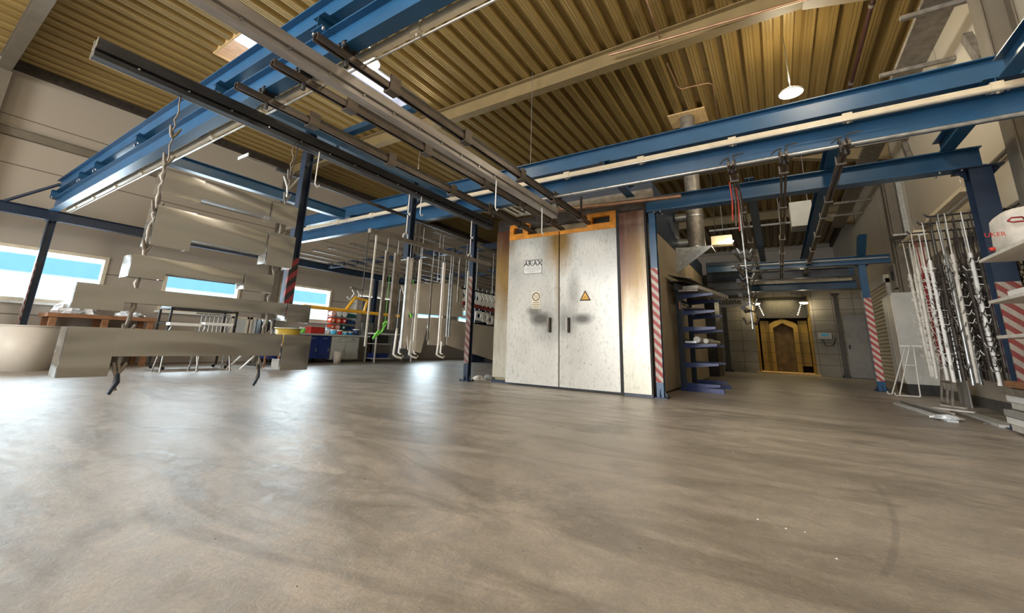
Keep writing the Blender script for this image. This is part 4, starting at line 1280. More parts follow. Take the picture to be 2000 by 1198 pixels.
# ================================================================ WORKBENCH BY THE LEFT WALL
bx0, bx1 = -12.85, -12.05
t = thing('worktop', 'long grey worktop on blue and grey cabinets under the windows', 'worktop', (-12.4, 8.5, 0.88))
MB().box(bx0, 6.6, 0.84, bx1 + 0.05, 9.95, 0.89).build('top', 'lightgrey', t)
MB().box(bx0, 6.6, 0.89, bx0 + 0.02, 9.95, 0.98).build('upstand', 'lightgrey', t)
def cabinet(y0, y1, m, lab, z0, drawers, doors, castors):
    t = thing('cabinet', lab, 'cabinet', (-12.4, (y0 + y1) / 2, 0))
    MB().box(bx0, y0, z0, bx1 - 0.02, y1, 0.835).build('body', m, t)
    w_ = (y1 - y0)
    n = doors or 1
    zb = 0.835 - 0.16 * (drawers if doors else 0)
    for k in range(n):
        a, b = y0 + w_ * k / n + 0.015, y0 + w_ * (k + 1) / n - 0.015
        if doors:
            d_ = MB().box(bx1 - 0.02, a, z0 + 0.02, bx1, b, zb - 0.015).build('door', m, t)
            MB().box(bx1, b - 0.06, (z0 + zb) / 2 - 0.05, bx1 + 0.02, b - 0.04, (z0 + zb) / 2 + 0.05).build('handle', 'galv', d_)
            d_ = MB().box(bx1 - 0.02, a, zb, bx1, b, 0.82).build('drawer', m, t)
            MB().box(bx1, (a + b) / 2 - 0.07, (zb + 0.82) / 2 - 0.01, bx1 + 0.02, (a + b) / 2 + 0.07, (zb + 0.82) / 2 + 0.01).build('handle', 'galv', d_)
    if not doors:
        for k in range(drawers):
            za = z0 + 0.02 + (0.8 - z0) * k / drawers
            zc = z0 + 0.02 + (0.8 - z0) * (k + 1) / drawers - 0.012
            d_ = MB().box(bx1 - 0.02, y0 + 0.015, za, bx1, y1 - 0.015, zc).build('drawer', m, t)
            MB().box(bx1, y0 + 0.1, zc - 0.03, bx1 + 0.02, y1 - 0.1, zc - 0.015).build('handle', 'galv', d_)
    for k in range(4 if castors else 0):
        cy = y0 + 0.08 if k % 2 == 0 else y1 - 0.08
        cxx = bx0 + 0.1 if k < 2 else bx1 - 0.1
        MB().tube([(cxx - 0.02, cy, 0.05), (cxx + 0.02, cy, 0.05)], 0.05, 12).box(cxx - 0.025, cy - 0.03, 0.06, cxx + 0.025, cy + 0.03, z0).build('castor', 'black', t)


cabinet(6.65, 7.55, 'cab_blue', 'blue drawer cabinet on castors at the left end of the workbench', 0.13, 4, 0, True)
cabinet(7.6, 8.45, 'cab_blue', 'blue two door cabinet on castors in the middle of the workbench', 0.13, 1, 2, True)
cabinet(8.5, 9.55, 'lightgrey', 'pale grey two door cabinet at the right end of the workbench', 0.1, 1, 2, False)
t = thing('waste_bin', 'small cream bin in front of the grey cabinet', 'bin', (-11.85, 8.6, 0))
MB().lathe((-11.85, 8.62, 0), [(0.0, 0), (0.11, 0), (0.14, 0.34), (0.125, 0.34), (0.1, 0.02)], 16).build('body', 'white_bin', t)
MB().lathe((-11.85, 8.62, 0.34), [(0.145, 0), (0.145, 0.03), (0.12, 0.03)], 16).build('rim', 'white_bin', t)
# rolls of tape on the wall rack
t = thing('wall_rack', 'shallow grey wall rack for tape rolls and bins beside the window', 'rack', (-12.95, 9.4, 1.05))
MB().box(-13.09, 8.9, 1.02, -13.06, 10.15, 1.72).build('back_panel', 'lightgrey', t)
for z in (1.04, 1.26, 1.49):
    MB().box(-13.06, 8.9, z, -12.86, 10.15, z + 0.012).build('shelf', 'lightgrey', t)
rows = ('bottom shelf', 'middle shelf', 'top shelf')
cols_ = [['orangered', 'pink', 'greenblue'], ['orangered', 'orangered', 'red'], ['pink', 'white', 'white']]
for r_ in range(3):
    for c_ in range(3):
        yy, z = 9.0 + c_ * 0.23, 1.052 + 0.228 * r_ + 0.095
        b = MB()
        b.tube([(-13.05, yy, z), (-12.86, yy, z)], 0.09, 14)
        b.tube([(-12.86, yy, z), (-12.855, yy, z)], 0.04, 10, 1)
        o = b.build('tape_roll', [cols_[r_][c_], 'white'])
        tag(o, '%s tape roll on the %s of the wall rack, %s' % ({'orangered': 'orange red', 'pink': 'pink', 'greenblue': 'dark green', 'red': 'red', 'white': 'pale'}[cols_[r_][c_]], rows[r_], ('nearest the window', 'in the middle', 'next to the bins')[c_]), 'roll', 'tape rolls on the wall rack')
    for c_ in range(2):
        y0 = 9.62 + c_ * 0.26
        z = 1.052 + 0.228 * r_ + 0.001
        b = MB().box(-13.05, y0, z, -12.86, y0 + 0.23, z + 0.015).box(-13.05, y0, z, -13.04, y0 + 0.23, z + 0.15).box(-13.05, y0, z, -12.88, y0 + 0.01, z + 0.13).box(-13.05, y0 + 0.22, z, -12.88, y0 + 0.23, z + 0.13).box(-12.88, y0, z, -12.86, y0 + 0.23, z + 0.08)
        m_ = 'greenblue' if r_ == 2 else 'bluebin'
        tag(b.build('storage_bin', m_), '%s storage bin on the %s of the wall rack, %s' % ('dark green' if r_ == 2 else 'dark blue', rows[r_], ('left one', 'right one')[c_]), 'bin', 'storage bins on the wall rack')
# things on the worktop
t = thing('red_crate', 'red plastic crate on the worktop under the window', 'crate', (-12.4, 8.0, 0.89))
cr = MB()
for b_ in ((-12.6, 7.85, -12.25, 8.3),):
    x0, y0, x1, y1 = b_
    cr.box(x0, y0, 0.892, x1, y1, 0.905).box(x0, y0, 0.905, x0 + 0.01, y1, 1.08).box(x1 - 0.01, y0, 0.905, x1, y1, 1.08).box(x0, y0, 0.905, x1, y0 + 0.01, 1.08).box(x0, y1 - 0.01, 0.905, x1, y1, 1.08)
cr.build('body', 'red', t)
MB().box(-12.62, 7.83, 1.08, -12.23, 8.32, 1.095).build('rim', 'red', t)
items = [(7.35, 0.1, 'white', 0.14, 'white tub on the worktop near its left end'), (7.62, 0.09, 'green', 0.16, 'green tub on the worktop left of the red crate'), (8.5, 0.08, 'white', 0.2, 'white canister on the worktop right of the red crate'),
         (8.72, 0.1, 'cyan', 0.15, 'pale blue tub on the worktop'), (8.95, 0.09, 'red', 0.14, 'round red tub on the worktop among the blue ones'), (9.16, 0.09, 'cyan', 0.1, 'bright cyan pot on the worktop'), (9.36, 0.09, 'brightblue', 0.1, 'bright blue pot on the worktop'), (9.6, 0.11, 'bluebin', 0.2, 'dark blue canister at the right end of the worktop')]
for yy, r_, m_, h_, lab in items:
    t = thing('tub', lab, 'tub', (-12.35, yy, 0.89), 'tubs on the worktop')
    MB().lathe((-12.35, yy, 0.89), [(0, 0), (r_ * 0.85, 0), (r_, h_), (0, h_)], 14).build('body', m_, t)
    MB().lathe((-12.35, yy, 0.89 + h_), [(r_ * 1.05, -0.02), (r_ * 1.05, 0.012), (0, 0.012)], 14).build('lid', 'white' if m_ != 'white' else 'cyan', t)
tag(MB().lathe((-12.3, 6.95, 0.89), [(0, 0), (0.16, 0), (0.18, 0.12), (0.16, 0.12)], 14).build('blue_bowl', 'brightblue'), 'bright blue bowl at the left end of the worktop', 'bowl')

# washing cabinet and shelf unit right of the bench
t = thing('shelf_unit', 'white framed shelf unit with screen and steel panel right of the workbench', 'shelf', (-11.8, 10.6, 0))
f = MB()
for yy in (10.05, 11.8):
    for x in (-12.3, -11.8):
        f.box(x - 0.02, yy - 0.02, 0, x + 0.02, yy + 0.02, 1.0)
f.box(-12.32, 10.03, 0.96, -12.28, 11.82, 1.0).box(-11.82, 10.03, 0.96, -11.78, 11.82, 1.0).box(-12.3, 10.03, 0.96, -11.8, 10.07, 1.0).box(-12.3, 11.78, 0.96, -11.8, 11.82, 1.0)
f.build('frame', 'white', t)
for z in (0.12, 0.62, 0.98):
    MB().box(-12.3, 10.05, z, -11.8, 10.75, z + 0.02).build('shelf', 'white', t)
MB().box(-11.83, 10.77, 0.1, -11.8, 11.78, 0.96).build('steel_panel', 'galv', t)
MB().box(-12.1, 10.15, 0.64, -11.85, 10.65, 0.92).build('screen', 'blackpaint', t)
MB().box(-12.25, 10.1, 0.145, -11.85, 10.7, 0.3).build('blue_bag', 'cab_blue', t)
t = thing('green_hose_reel', 'lime green slings hanging in a V beside the shelf unit', 'sling', (-10.8, 9.4, 2.3))
gx = -11.1
MB().tube([at(752, 630, X=gx), at(735, 652, X=gx), at(728, 662, X=gx)], 0.035, 6).tube([at(728, 662, X=gx), at(746, 648, X=gx), at(756, 628, X=gx)], 0.035, 6).tube([at(752, 630, X=gx), (gx, at(752, 630, X=gx).y, 2.97)], 0.008, 5).build('sling', 'green', t)
tag(MB().tube([at(803, 598, X=gx), at(801, 610, X=gx), at(804, 622, X=gx), at(800, 634, X=gx)], 0.05, 6).tube([at(803, 598, X=gx), (gx, at(803, 598, X=gx).y, 2.97)], 0.02, 6).build('green_sling', 'green'), 'lime green sling seen between the hanging strips', 'sling')
tag(MB().box(-12.9, 9.95, 1.0, -12.6, 12.0, 2.3).build('steel_hood', 'galv_dull'), 'dull steel hood on the wall behind the hung strips', 'hood')
tag(MB().box(-12.3, 9.75, 0.9, -12.25, 10.25, 1.35).build('steel_screen', 'galv'), 'upright steel splash screen at the end of the worktop', 'screen')

# ================================================================ STORAGE AT THE FAR LEFT
t = thing('white_barrel', 'large open white conical bin at the left edge', 'bin', (-4.6, 0.62, 0))
bp = at(38, 723, Z=0)
MB().lathe((bp.x, bp.y, 0), [(0.0, 0.0), (0.41, 0.0), (0.46, 0.80), (0.445, 0.80), (0.38, 0.02)], 36).build('body', 'white_bin', t)
OFFT = OFF[t.name]
MB().lathe((bp.x, bp.y, 0.79), [(0.46, 0), (0.475, 0.0), (0.475, 0.02), (0.445, 0.02)], 36).build('rim', 'white_bin', t)
t = thing('pallet_shelf', 'brown wooden pallet shelf with film rolls behind the white bin', 'shelf', (-12.6, 2.9, 0))
for yy in (2.2, 3.0, 3.8):
    for x in (-12.92, -12.3):
        MB().box(x - 0.05, yy - 0.05, 0, x + 0.05, yy + 0.05, 1.0).build('leg', 'wood', t)
MB().box(-13.0, 2.1, 1.0, -12.22, 3.9, 1.08).build('top_board', 'wood', t)
MB().box(-13.0, 2.1, 0.35, -12.22, 3.9, 0.42).build('lower_board', 'wood', t)
tag(MB().box(-12.85, 3.1, 0.421, -12.3, 3.65, 0.83).build('cardboard_box', 'plywood'), 'brown box on the lower board of the pallet shelf', 'box')
def crumple(cx, cy, z, rx, ry, rz, lab, n=26, m='film'):
    b = MB()
    rnd = random.Random(int(cx * 100 + cy * 10))
    k, L = 22, 9
    vs = []
    for j in range(L):
        ph = (j / (L - 1)) * math.pi / 2
        for i in range(k):
            a = 2 * math.pi * i / k
            q = rnd.uniform(0.72, 1.08)
            vs.append((cx + rx * q * math.cos(a) * math.cos(ph), cy + ry * q * math.sin(a) * math.cos(ph), z + rz * math.sin(ph) * rnd.uniform(0.75, 1.05) + (0.0 if j else 0.0)))
    fs = [(j * k + i, j * k + (i + 1) % k, (j + 1) * k + (i + 1) % k, (j + 1) * k + i) for j in range(L - 1) for i in range(k)]
    b.add(vs, fs)
    return tag(b.build('crumpled_film', m), lab, 'film')


crumple(-12.6, 2.55, 1.085, 0.35, 0.42, 0.3, 'heap of crumpled clear film on the pallet shelf before the window')
crumple(-12.6, 3.45, 1.085, 0.35, 0.3, 0.14, 'flat heap of crumpled film at the right end of the pallet shelf')
# ladder at the far left edge
t = thing('step_ladder', 'white ladder with perforated rail at the left edge of the frame', 'ladder', (-12.0, 1.1, 0))
lx = -12.45
MB().bar((lx, 1.6, 0.0), (lx, 1.2, 2.1), 0.03, 0.1).build('rail', 'white', t)
MB().bar((lx - 0.4, 1.6, 0.0), (lx - 0.4, 1.2, 2.1), 0.03, 0.1).build('rail', 'white', t)
for k in range(6):
    z = 0.3 + k * 0.32
    MB().box(lx - 0.385, 1.58 - z * 0.19, z, lx - 0.015, 1.62 - z * 0.19, z + 0.03).build('rung', 'white', t)
MB().bar((lx - 0.2, 1.1, 0.0), (lx - 0.2, 1.16, 2.05), 0.04, 0.05).build('rear_leg', 'white', t)
# trolley with bent tubes
t = thing('tube_trolley', 'dark framed trolley with a shelf of grey hooked bent tubes behind the sheet metal rack', 'trolley', (-11, 4.3, 0))
f = MB()
for yy in (3.65, 4.95):
    for x in (-11.4, -10.8):
        f.box(x - 0.02, yy - 0.02, 0.06, x + 0.02, yy + 0.02, 1.28)
f.box(-11.42, 3.63, 1.26, -10.78, 4.97, 1.3).box(-11.42, 3.63, 0.3, -10.78, 4.97, 0.34).box(-11.42, 3.63, 0.96, -10.78, 4.97, 0.98)
f.build('frame', 'blackpaint', t)
for k in range(4):
    yy = 3.7 if k % 2 else 4.9
    x = -11.4 if k < 2 else -10.8
    MB().tube([(x - 0.015, yy, 0.035), (x + 0.015, yy, 0.035)], 0.035, 10).build('castor', 'black', t)
for k in range(8):
    yy = 4.22 + k * 0.085
    o = MB().tube([(-10.76, yy - 0.12, 1.2), (-10.76, yy - 0.03, 1.2), (-10.76, yy, 1.15), (-10.76, yy, 0.75)], 0.017, 7).build('bent_tube', 'galv')
    tag(o, 'grey bent tube on the trolley behind the sheet metal, ' + ('leftmost', 'second from left', 'third from left', 'fourth from left', 'fourth from right', 'third from right', 'second from right', 'rightmost')[k], 'tube', 'bent tubes on the trolley')
crumple(-11.1, 4.2, 1.3, 0.25, 0.5, 0.09, 'white crumpled sheets on top of the tube trolley')
# glazed frames leaning at the wall
t = thing('glazed_door', 'light framed glazed door leaning against the window wall', 'door leaf', (-12.7, 6.3, 0))
for (a, b) in ((5.8, 6.25), (6.3, 6.75)):
    MB().box(-12.9, a, 0.5, -12.86, a + 0.05, 1.28).box(-12.9, b - 0.05, 0.5, -12.86, b, 1.28).box(-12.9, a, 0.5, -12.86, b, 0.56).box(-12.9, a, 1.22, -12.86, b, 1.28).build('frame', 'cream', t)
    MB().box(-12.885, a + 0.05, 0.56, -12.875, b - 0.05, 1.22).build('pane', 'lightgrey', t)
# clothes rail with coats
t = thing('clothes_rail', 'rail with dark and pale garments hanging beside the yellow bucket', 'rail', (-11.7, 4.6, 0))
cy0, cy1 = at(508, 612, X=-11.7).y, at(532, 612, X=-11.7).y
MB().tube([(-11.7, cy0 - 0.05, 0), (-11.7, cy0 - 0.05, 1.22), (-11.7, cy1 + 0.1, 1.22), (-11.7, cy1 + 0.1, 0)], 0.014, 8).tube([(-12.0, cy0 - 0.05, 0.02), (-11.4, cy0 - 0.05, 0.02)], 0.014, 8).tube([(-12.0, cy1 + 0.1, 0.02), (-11.4, cy1 + 0.1, 0.02)], 0.014, 8).build('frame', 'blackpaint', t)
for k, m_ in enumerate(('black', 'white', 'grey', 'black', 'white')):
    yy = cy0 + 0.03 + k * (cy1 - cy0) / 5
    b = MB().add([(-11.86, yy - 0.03, 0.7), (-11.54, yy - 0.03, 0.7), (-11.6, yy - 0.02, 1.15), (-11.7, yy, 1.2), (-11.8, yy - 0.02, 1.15), (-11.86, yy + 0.03, 0.68), (-11.54, yy + 0.03, 0.68), (-11.6, yy + 0.02, 1.15), (-11.7, yy + 0.002, 1.2), (-11.8, yy + 0.02, 1.15)],
                 [(0, 1, 2, 3, 4), (9, 8, 7, 6, 5), (0, 5, 6, 1), (1, 6, 7, 2), (2, 7, 8, 3), (3, 8, 9, 4), (4, 9, 5, 0)])
    tag(b.build('garment', m_), '%s garment on the clothes rail, %s' % ({'black': 'dark', 'white': 'pale', 'grey': 'grey'}[m_], ('leftmost', 'second', 'third', 'fourth', 'rightmost')[k]), 'garment', 'garments on the clothes rail')
t = thing('yellow_bucket', 'open yellow bucket behind the right end of the sheet metal rack', 'bucket', (-10.6, 5.0, 0))
b0 = at(562, 650, X=-10.6)
MB().lathe((b0.x, b0.y, 0.55), [(0, 0), (0.22, 0), (0.30, 0.42), (0.28, 0.42), (0.2, 0.02)], 24).build('body', 'ybucket', t)
MB().lathe((b0.x, b0.y, 0.96), [(0.30, 0), (0.325, 0.0), (0.325, 0.025), (0.28, 0.025)], 24).build('rim', 'cream', t)
MB().box(b0.x - 0.35, b0.y - 0.35, 0.50, b0.x + 0.35, b0.y + 0.35, 0.55).box(b0.x - 0.33, b0.y - 0.33, 0, b0.x - 0.29, b0.y - 0.29, 0.5).box(b0.x + 0.29, b0.y - 0.33, 0, b0.x + 0.33, b0.y - 0.29, 0.5).box(b0.x - 0.33, b0.y + 0.29, 0, b0.x - 0.29, b0.y + 0.33, 0.5).box(b0.x + 0.29, b0.y + 0.29, 0, b0.x + 0.33, b0.y + 0.33, 0.5).build('stand', 'wood', t)
# white trestles with bent legs
for k, (px, lab) in enumerate(((360, 'white topped trestle behind the lowest sheet metal channel, left one'), (425, 'white topped trestle behind the lowest sheet metal channel, right one'))):
    p_ = at(px, 634, X=-10.3)
    t = thing('trestle', lab, 'trestle', (p_.x, p_.y, 0), 'white topped trestles')
    z = p_.z
    MB().box(p_.x - 0.1, p_.y - 0.28, z - 0.03, p_.x + 0.1, p_.y + 0.28, z + 0.03).build('top', 'white', t)
    for s in (-1, 1):
        MB().tube([(p_.x, p_.y + s * 0.2, z - 0.03), (p_.x, p_.y + s * 0.25, z - 0.15), (p_.x - 0.2, p_.y + s * 0.32, 0.0)], 0.016, 7).build('leg', 'galv', t)
        MB().tube([(p_.x, p_.y + s * 0.2, z - 0.03), (p_.x, p_.y + s * 0.25, z - 0.15), (p_.x + 0.2, p_.y + s * 0.32, 0.0)], 0.016, 7).build('leg', 'galv', t)
# bent legs and small bits seen under the lowest channel
t = thing('folding_stand', 'low pale folding stand on the floor under the sheet metal rack', 'stand', tuple(at(460, 722, Z=0)))
a_ = at(441, 722, Z=0); b_ = at(468, 722, Z=0)
MB().bar(a_, a_ + Vector((-0.1, 0.35, 0.32)), 0.05, 0.02).bar(b_, b_ + Vector((-0.1, 0.35, 0.32)), 0.05, 0.02).bar(a_ + Vector((-0.1, 0.35, 0.32)), b_ + Vector((-0.1, 0.35, 0.32)), 0.04, 0.02).build('frame', 'offwhite', t)

# ================================================================ CANTILEVER RACK BESIDE THE OVEN
t = thing('cantilever_rack', 'dark blue cantilever rack with arms along the right side of the oven', 'rack', (-1.55, 9.2, 0))
zl = [0.12, 0.5, 0.86, 1.18, 1.5, 1.83]
for k, yy in enumerate((8.95, 10.2)):
    MB().box(-1.66, yy - 0.05, 0, -1.56, yy + 0.05, 2.05).build('column', 'navy', t)
    for z in zl:
        MB().prism([(-1.56, z - 0.07), (-0.98 - 0.0, z - 0.01), (-0.98, z + 0.03), (-1.56, z + 0.03)], 'y', yy - 0.035, yy + 0.035).build('arm', 'cab_blue', t)
    MB().box(-1.66, yy - 0.06, 0, -0.92, yy + 0.06, 0.08).build('foot', 'cab_blue', t)
MB().box(-1.64, 9.0, 0.9, -1.6, 10.15, 0.98).box(-1.64, 9.0, 1.7, -1.6, 10.15, 1.78).build('tie_rail', 'navy', t)
MB().box(-1.6, 8.893, 1.55, -1.58, 8.9, 1.7).build('red_label', 'pink', t)
def onrack(pts_, lab, m, n='profile_offcut'):
    tag(pts_.build(n, m), lab, 'offcut', 'offcuts on the cantilever rack')


onrack(MB().box(-1.5, 8.7, 0.895, -1.3, 10.4, 0.93), 'flat grey profile on the third arm level of the blue rack', 'galv')
onrack(MB().tube([(-1.3, 8.75, 0.96), (-1.25, 10.5, 0.96)], 0.06, 12), 'white tube end on the third arm level of the blue rack', 'white')
onrack(MB().tube([(-1.15, 8.8, 0.94), (-1.12, 10.5, 0.94)], 0.045, 12), 'cream tube beside the white tube on the blue rack', 'offwhite')
onrack(MB().box(-1.52, 8.7, 1.535, -1.15, 10.4, 1.56), 'thin dark sheet on the fifth arm level of the blue rack', 'rail_dark')
onrack(MB().box(-1.55, 8.6, 1.865, -1.2, 10.5, 1.9), 'grey sheet lying flat on the top arms of the blue rack', 'galv_dull')
onrack(MB().bar((-1.35, 8.75, 1.96), (-0.98, 10.4, 1.93), 0.3, 0.07), 'cream box profile on the top arms of the blue rack, pointing outward', 'offwhite')
onrack(MB().bar((-1.6, 8.55, 2.06), (-1.25, 10.3, 2.12), 0.36, 0.02), 'tilted dark sheet above the cream profile on the blue rack', 'rail_dark')
onrack(MB().bar((-1.5, 8.45, 2.14), (-1.45, 10.2, 2.2), 0.4, 0.015, up=(0.2, 0, 1)), 'uppermost tilted grey sheet on the blue rack', 'galv_dull')
onrack(MB().bar((-1.58, 8.5, 1.95), (-1.5, 10.0, 1.98), 0.03, 0.14), 'dark upright strip at the back of the top arms of the blue rack', 'navy')

# ================================================================ HANGING PADDLE RACK AND STRAPS
t = thing('paddle_rack', 'vertical rack of dark square tubes and hooks hung from the left far rail', 'rack', (-0.35, 6.0, 2.9))
PY = 6.0
pz = [at(x, y, Y=PY) for x, y in ((1434, 492), (1438, 520), (1442, 549), (1446, 576), (1451, 601))]
MB().tube([(-0.28, PY + 0.3, 2.95), (-0.26, PY + 0.3, 1.05)], 0.012, 7).build('rod', 'galv', t)
for p_ in pz:
    bb = MB().bar((p_.x, PY, p_.z), (p_.x + 0.03, PY + 0.85, p_.z + 0.02), 0.03, 0.035)
    o = bb.build('paddle', 'galv_dull', t)
    MB().box(p_.x - 0.022, PY - 0.01, p_.z - 0.026, p_.x + 0.022, PY + 0.02, p_.z + 0.026).build('end_cap', 'black', o)
hk = random.Random(3)
for k in range(9):
    z = 2.1 - k * 0.12 + hk.uniform(-0.03, 0.03)
    h = MB()
    for s_ in (-1, 1):
        a_ = hk.uniform(-0.4, 0.4)
        h.tube([(-0.27, PY + 0.3, z), (-0.27 + s_ * 0.05, PY + 0.32 + a_ * 0.2, z - 0.03), (-0.27 + s_ * 0.085, PY + 0.33 + a_ * 0.4, z + 0.05)], hk.choice((0.009, 0.014)), 6)
    h.build('hook', 'galv' if k % 3 == 0 else 'rail_dark', t)
t = thing('strap_bundle', 'bundle of red straps hanging from the left far rail', 'strap', (-0.3, 5.9, 2.93))
for k in range(4):
    x = -0.34 + k * 0.028
    MB().tube([(x, 5.9 + k * 0.12, 2.94), (x + 0.01, 5.93 + k * 0.12, 2.7), (x - 0.01, 5.95 + k * 0.13, 2.42 - 0.04 * k)], 0.01, 6).build('strap', 'redstrap' if k % 2 == 0 else 'rail_brown', t)

# ================================================================ POWDER BOOTH AT THE BACK
t = thing('powder_booth', 'yellow powder stained spray booth in the rear wall with ceiling blackened for shade', 'booth', (0.2, YB, 0))
b = MB()
b.box(-0.72, YB + 0.25, 0.0, -0.68, 23.5, 2.95).box(1.08, YB + 0.25, 0.0, 1.12, 23.5, 2.95)
b.box(-0.72, 23.5, 0, 1.12, 23.55, 2.95)
b.build('walls', 'boothyellow', t)
MB().box(-0.72, YB + 0.25, 2.95, 1.12, 23.5, 3.0).build('shade_ceiling', 'blackpaint', t)  # black ceiling and upper panels stand in for the deep shade there
MB().box(-0.68, 20.9, 2.2, 1.08, 20.95, 2.95).build('shade_front_panel', 'blackpaint', t)
MB().box(-0.68, YB + 0.25, 2.2, -0.66, 20.9, 2.95).build('shade_side_panel', 'blackpaint', t)
MB().box(1.06, YB + 0.25, 2.2, 1.08, 20.9, 2.95).build('shade_side_panel', 'blackpaint', t)
MB().box(-0.14, 21.3, 0.04, 0.56, 21.34, 2.0).build('brown_back_panel', 'boothdark', t)
MB().box(-0.68, YB, 0.0, 1.08, 23.5, 0.04).box(-0.8, 19.25, 0, 1.2, 19.5, 0.06).build('threshold', 'plywood', t)
# inner gabled recess
MB().prism([(-0.28, 0.04), (-0.28, 1.9), (-0.2, 2.02), (0.2, 2.18), (0.62, 2.02), (0.72, 1.9), (0.72, 0.04), (0.56, 0.04), (0.56, 1.8), (0.2, 2.0), (-0.14, 1.8), (-0.14, 0.04)], 'y', 21.0, 21.5).build('inner_arch', 'boothyellow', t)
MB().box(-0.6, 21.2, 0.04, -0.28, 21.24, 2.1).box(0.74, 21.2, 0.3, 1.05, 21.24, 2.1).build('side_panel', 'boothyellow', t)
for x, lab in ((-0.6, 'left'), (0.94, 'right')):
    l = thing('booth_lamp', 'round bright lamp hanging at the %s upper corner of the booth' % lab, 'lamp', (x, 19.2, 2.66))
    MB().lathe((x, 19.2, 2.66), [(0, 0.09), (0.05, 0.08), (0.13, 0.02), (0.15, 0.0)], 18).build('shade', 'cream', l)
    MB().lathe((x, 19.2, 2.655), [(0.14, 0.0), (0.11, -0.05), (0.0, -0.07)], 18).build('bulb', 'lampwhite', l)
    MB().tube([(x, 19.2, 2.74), (x, 19.2, 3.0)], 0.01, 6).build('stem', 'blackpaint', l)
    light('booth_light', 'POINT', (x, 19.1, 2.5), 12, (1.0, 0.85, 0.55), 0.1)
    for k in range(6):
        q = MB().lathe((x * 0.9 + 0.02 - 0.02 * k * (1 if x > 0 else -1), 20.0 + k * 0.14, 2.62 - k * 0.06), [(0.0, 0.015), (0.018, 0.008), (0.018, -0.012), (0, -0.02)], 10).build('booth_spot', 'lampwhite')
        tag(q, 'small glowing spot in the %s row under the booth ceiling' % lab, 'lamp', 'small spots in the %s row of the booth' % lab)
light('booth_inner_light', 'AREA', (0.2, 20.4, 2.85), 26, (1.0, 0.8, 0.4), 1.0, 0.7, aim=(0.2, 21.2, 0))
t = thing('booth_sign', 'long beige sign reading Pulverkabine in black letters left of the booth', 'sign', (-1.9, 19.16, 2.7))
MB().box(-3.0, 19.14, 2.52, -0.8, 19.17, 2.98).build('board', 'offwhite', t)
MB().mesh(text_mesh('Pulverkabine', 0.33, 0.002), Matrix.Translation((-1.95, 19.136, 2.74)) @ FRONT).build('lettering', 'ink', t)
t = thing('control_box', 'small grey control box with screen and cable on the wall right of the booth', 'box', (1.5, YB, 1.3))
p_ = at(1611, 657, Y=YB - 0.1)
MB().box(p_.x - 0.2, YB - 0.14, p_.z - 0.1, p_.x + 0.2, YB, p_.z + 0.12).build('case', 'lightgrey', t)
MB().box(p_.x - 0.1, YB - 0.145, p_.z + 0.0, p_.x + 0.1, YB - 0.14, p_.z + 0.1).build('screen', 'cyan', t)
MB().tube([(p_.x - 0.1, YB - 0.08, p_.z - 0.1), (p_.x, YB - 0.1, p_.z - 0.35), (p_.x + 0.2, YB - 0.1, p_.z - 0.33), (p_.x + 0.3, YB - 0.05, p_.z - 0.1)], 0.012, 6).build('cable', 'black', t)
tag(MB().box(-2.4, 19.35, 0.0, -1.9, 19.4, 0.6).build('scrap_art_board', 'offwhite'), 'pale board with scribbled marks at the foot of the back wall', 'board')

# ================================================================ RIGHT WALL
# roller shutter
sy0, sy1 = 15.4, 19.2
m = MB()
z = 0.05
k = 0
while z < 2.75:
    m.prism([(WR - 0.02, z), (WR - 0.07, z + 0.02), (WR - 0.07, z + 0.07), (WR - 0.02, z + 0.1)], 'y', sy0, sy1)
    z += 0.11
d_ = struct(m, 'door_1', 'cream')
MB().box(WR - 0.09, sy0 - 0.08, 0, WR, sy0, 2.9).box(WR - 0.09, sy1, 0, WR, sy1 + 0.08, 2.9).box(WR - 0.12, sy0 - 0.08, 2.78, WR, sy1 + 0.08, 3.0).build('door_frame', 'offwhite', d_)
d_ = struct(MB().box(2.05, YB - 0.06, 0.02, 2.66, YB, 2.2), 'door_2', 'grey')
MB().box(2.1, YB - 0.09, 1.0, 2.14, YB - 0.06, 1.14).build('door_handle', 'black', d_)
# pale green white cabinet
t = thing('wall_cabinet', 'tall pale cabinet by the right wall behind the white A frame', 'cabinet', (2.45, 12.6, 0))
MB().box(2.2, 12.35, 0.22, WR - 0.005, 13.3, 2.15).build('body', 'lightgrey', t)
MB().box(2.185, 12.37, 0.25, 2.2, 12.82, 2.1).build('door', 'offwhite', t)
MB().box(2.185, 12.84, 0.25, 2.2, 13.28, 2.1).build('door', 'offwhite', t)
MB().box(2.2, 12.35, 0, WR - 0.005, 13.3, 0.22).build('plinth', 'blackpaint', t)
# ducts rising on the wall
for k, (yy, lab) in enumerate(((12.05, 'left pale vertical duct above the wall cabinet'), (11.75, 'right pale vertical duct above the wall cabinet'))):
    tag(MB().box(2.58, yy - 0.09, 1.2, WR - 0.005, yy + 0.09, 3.0).build('vertical_duct', 'offwhite'), lab, 'duct', 'vertical ducts on the right wall')
t = thing('cable_ladder', 'perforated vertical cable ladder on the right wall with its clamps', 'cable tray', (2.65, 12.5, 2.9))
MB().box(2.64, 12.45, 2.9, 2.66, 12.62, 4.9).box(2.66, 12.5, 2.9, 2.745, 12.56, 4.9).build('tray', 'galv', t)
MB().box(2.4, 12.3, 3.42, WR - 0.005, 12.74, 3.46).build('bracket', 'galv', t)
# small fan
t = thing('wall_fan', 'small dark framed fan bracket on the right wall beside the far post', 'fan', (2.5, 15.0, 3.0))
MB().box(2.45, 13.0, 2.35, 2.7, 13.5, 2.9).build('case', 'galv_dull', t)
MB().tube([(2.44, 13.25, 2.65), (2.45, 13.25, 2.65)], 0.12, 14).build('opening', 'black', t)
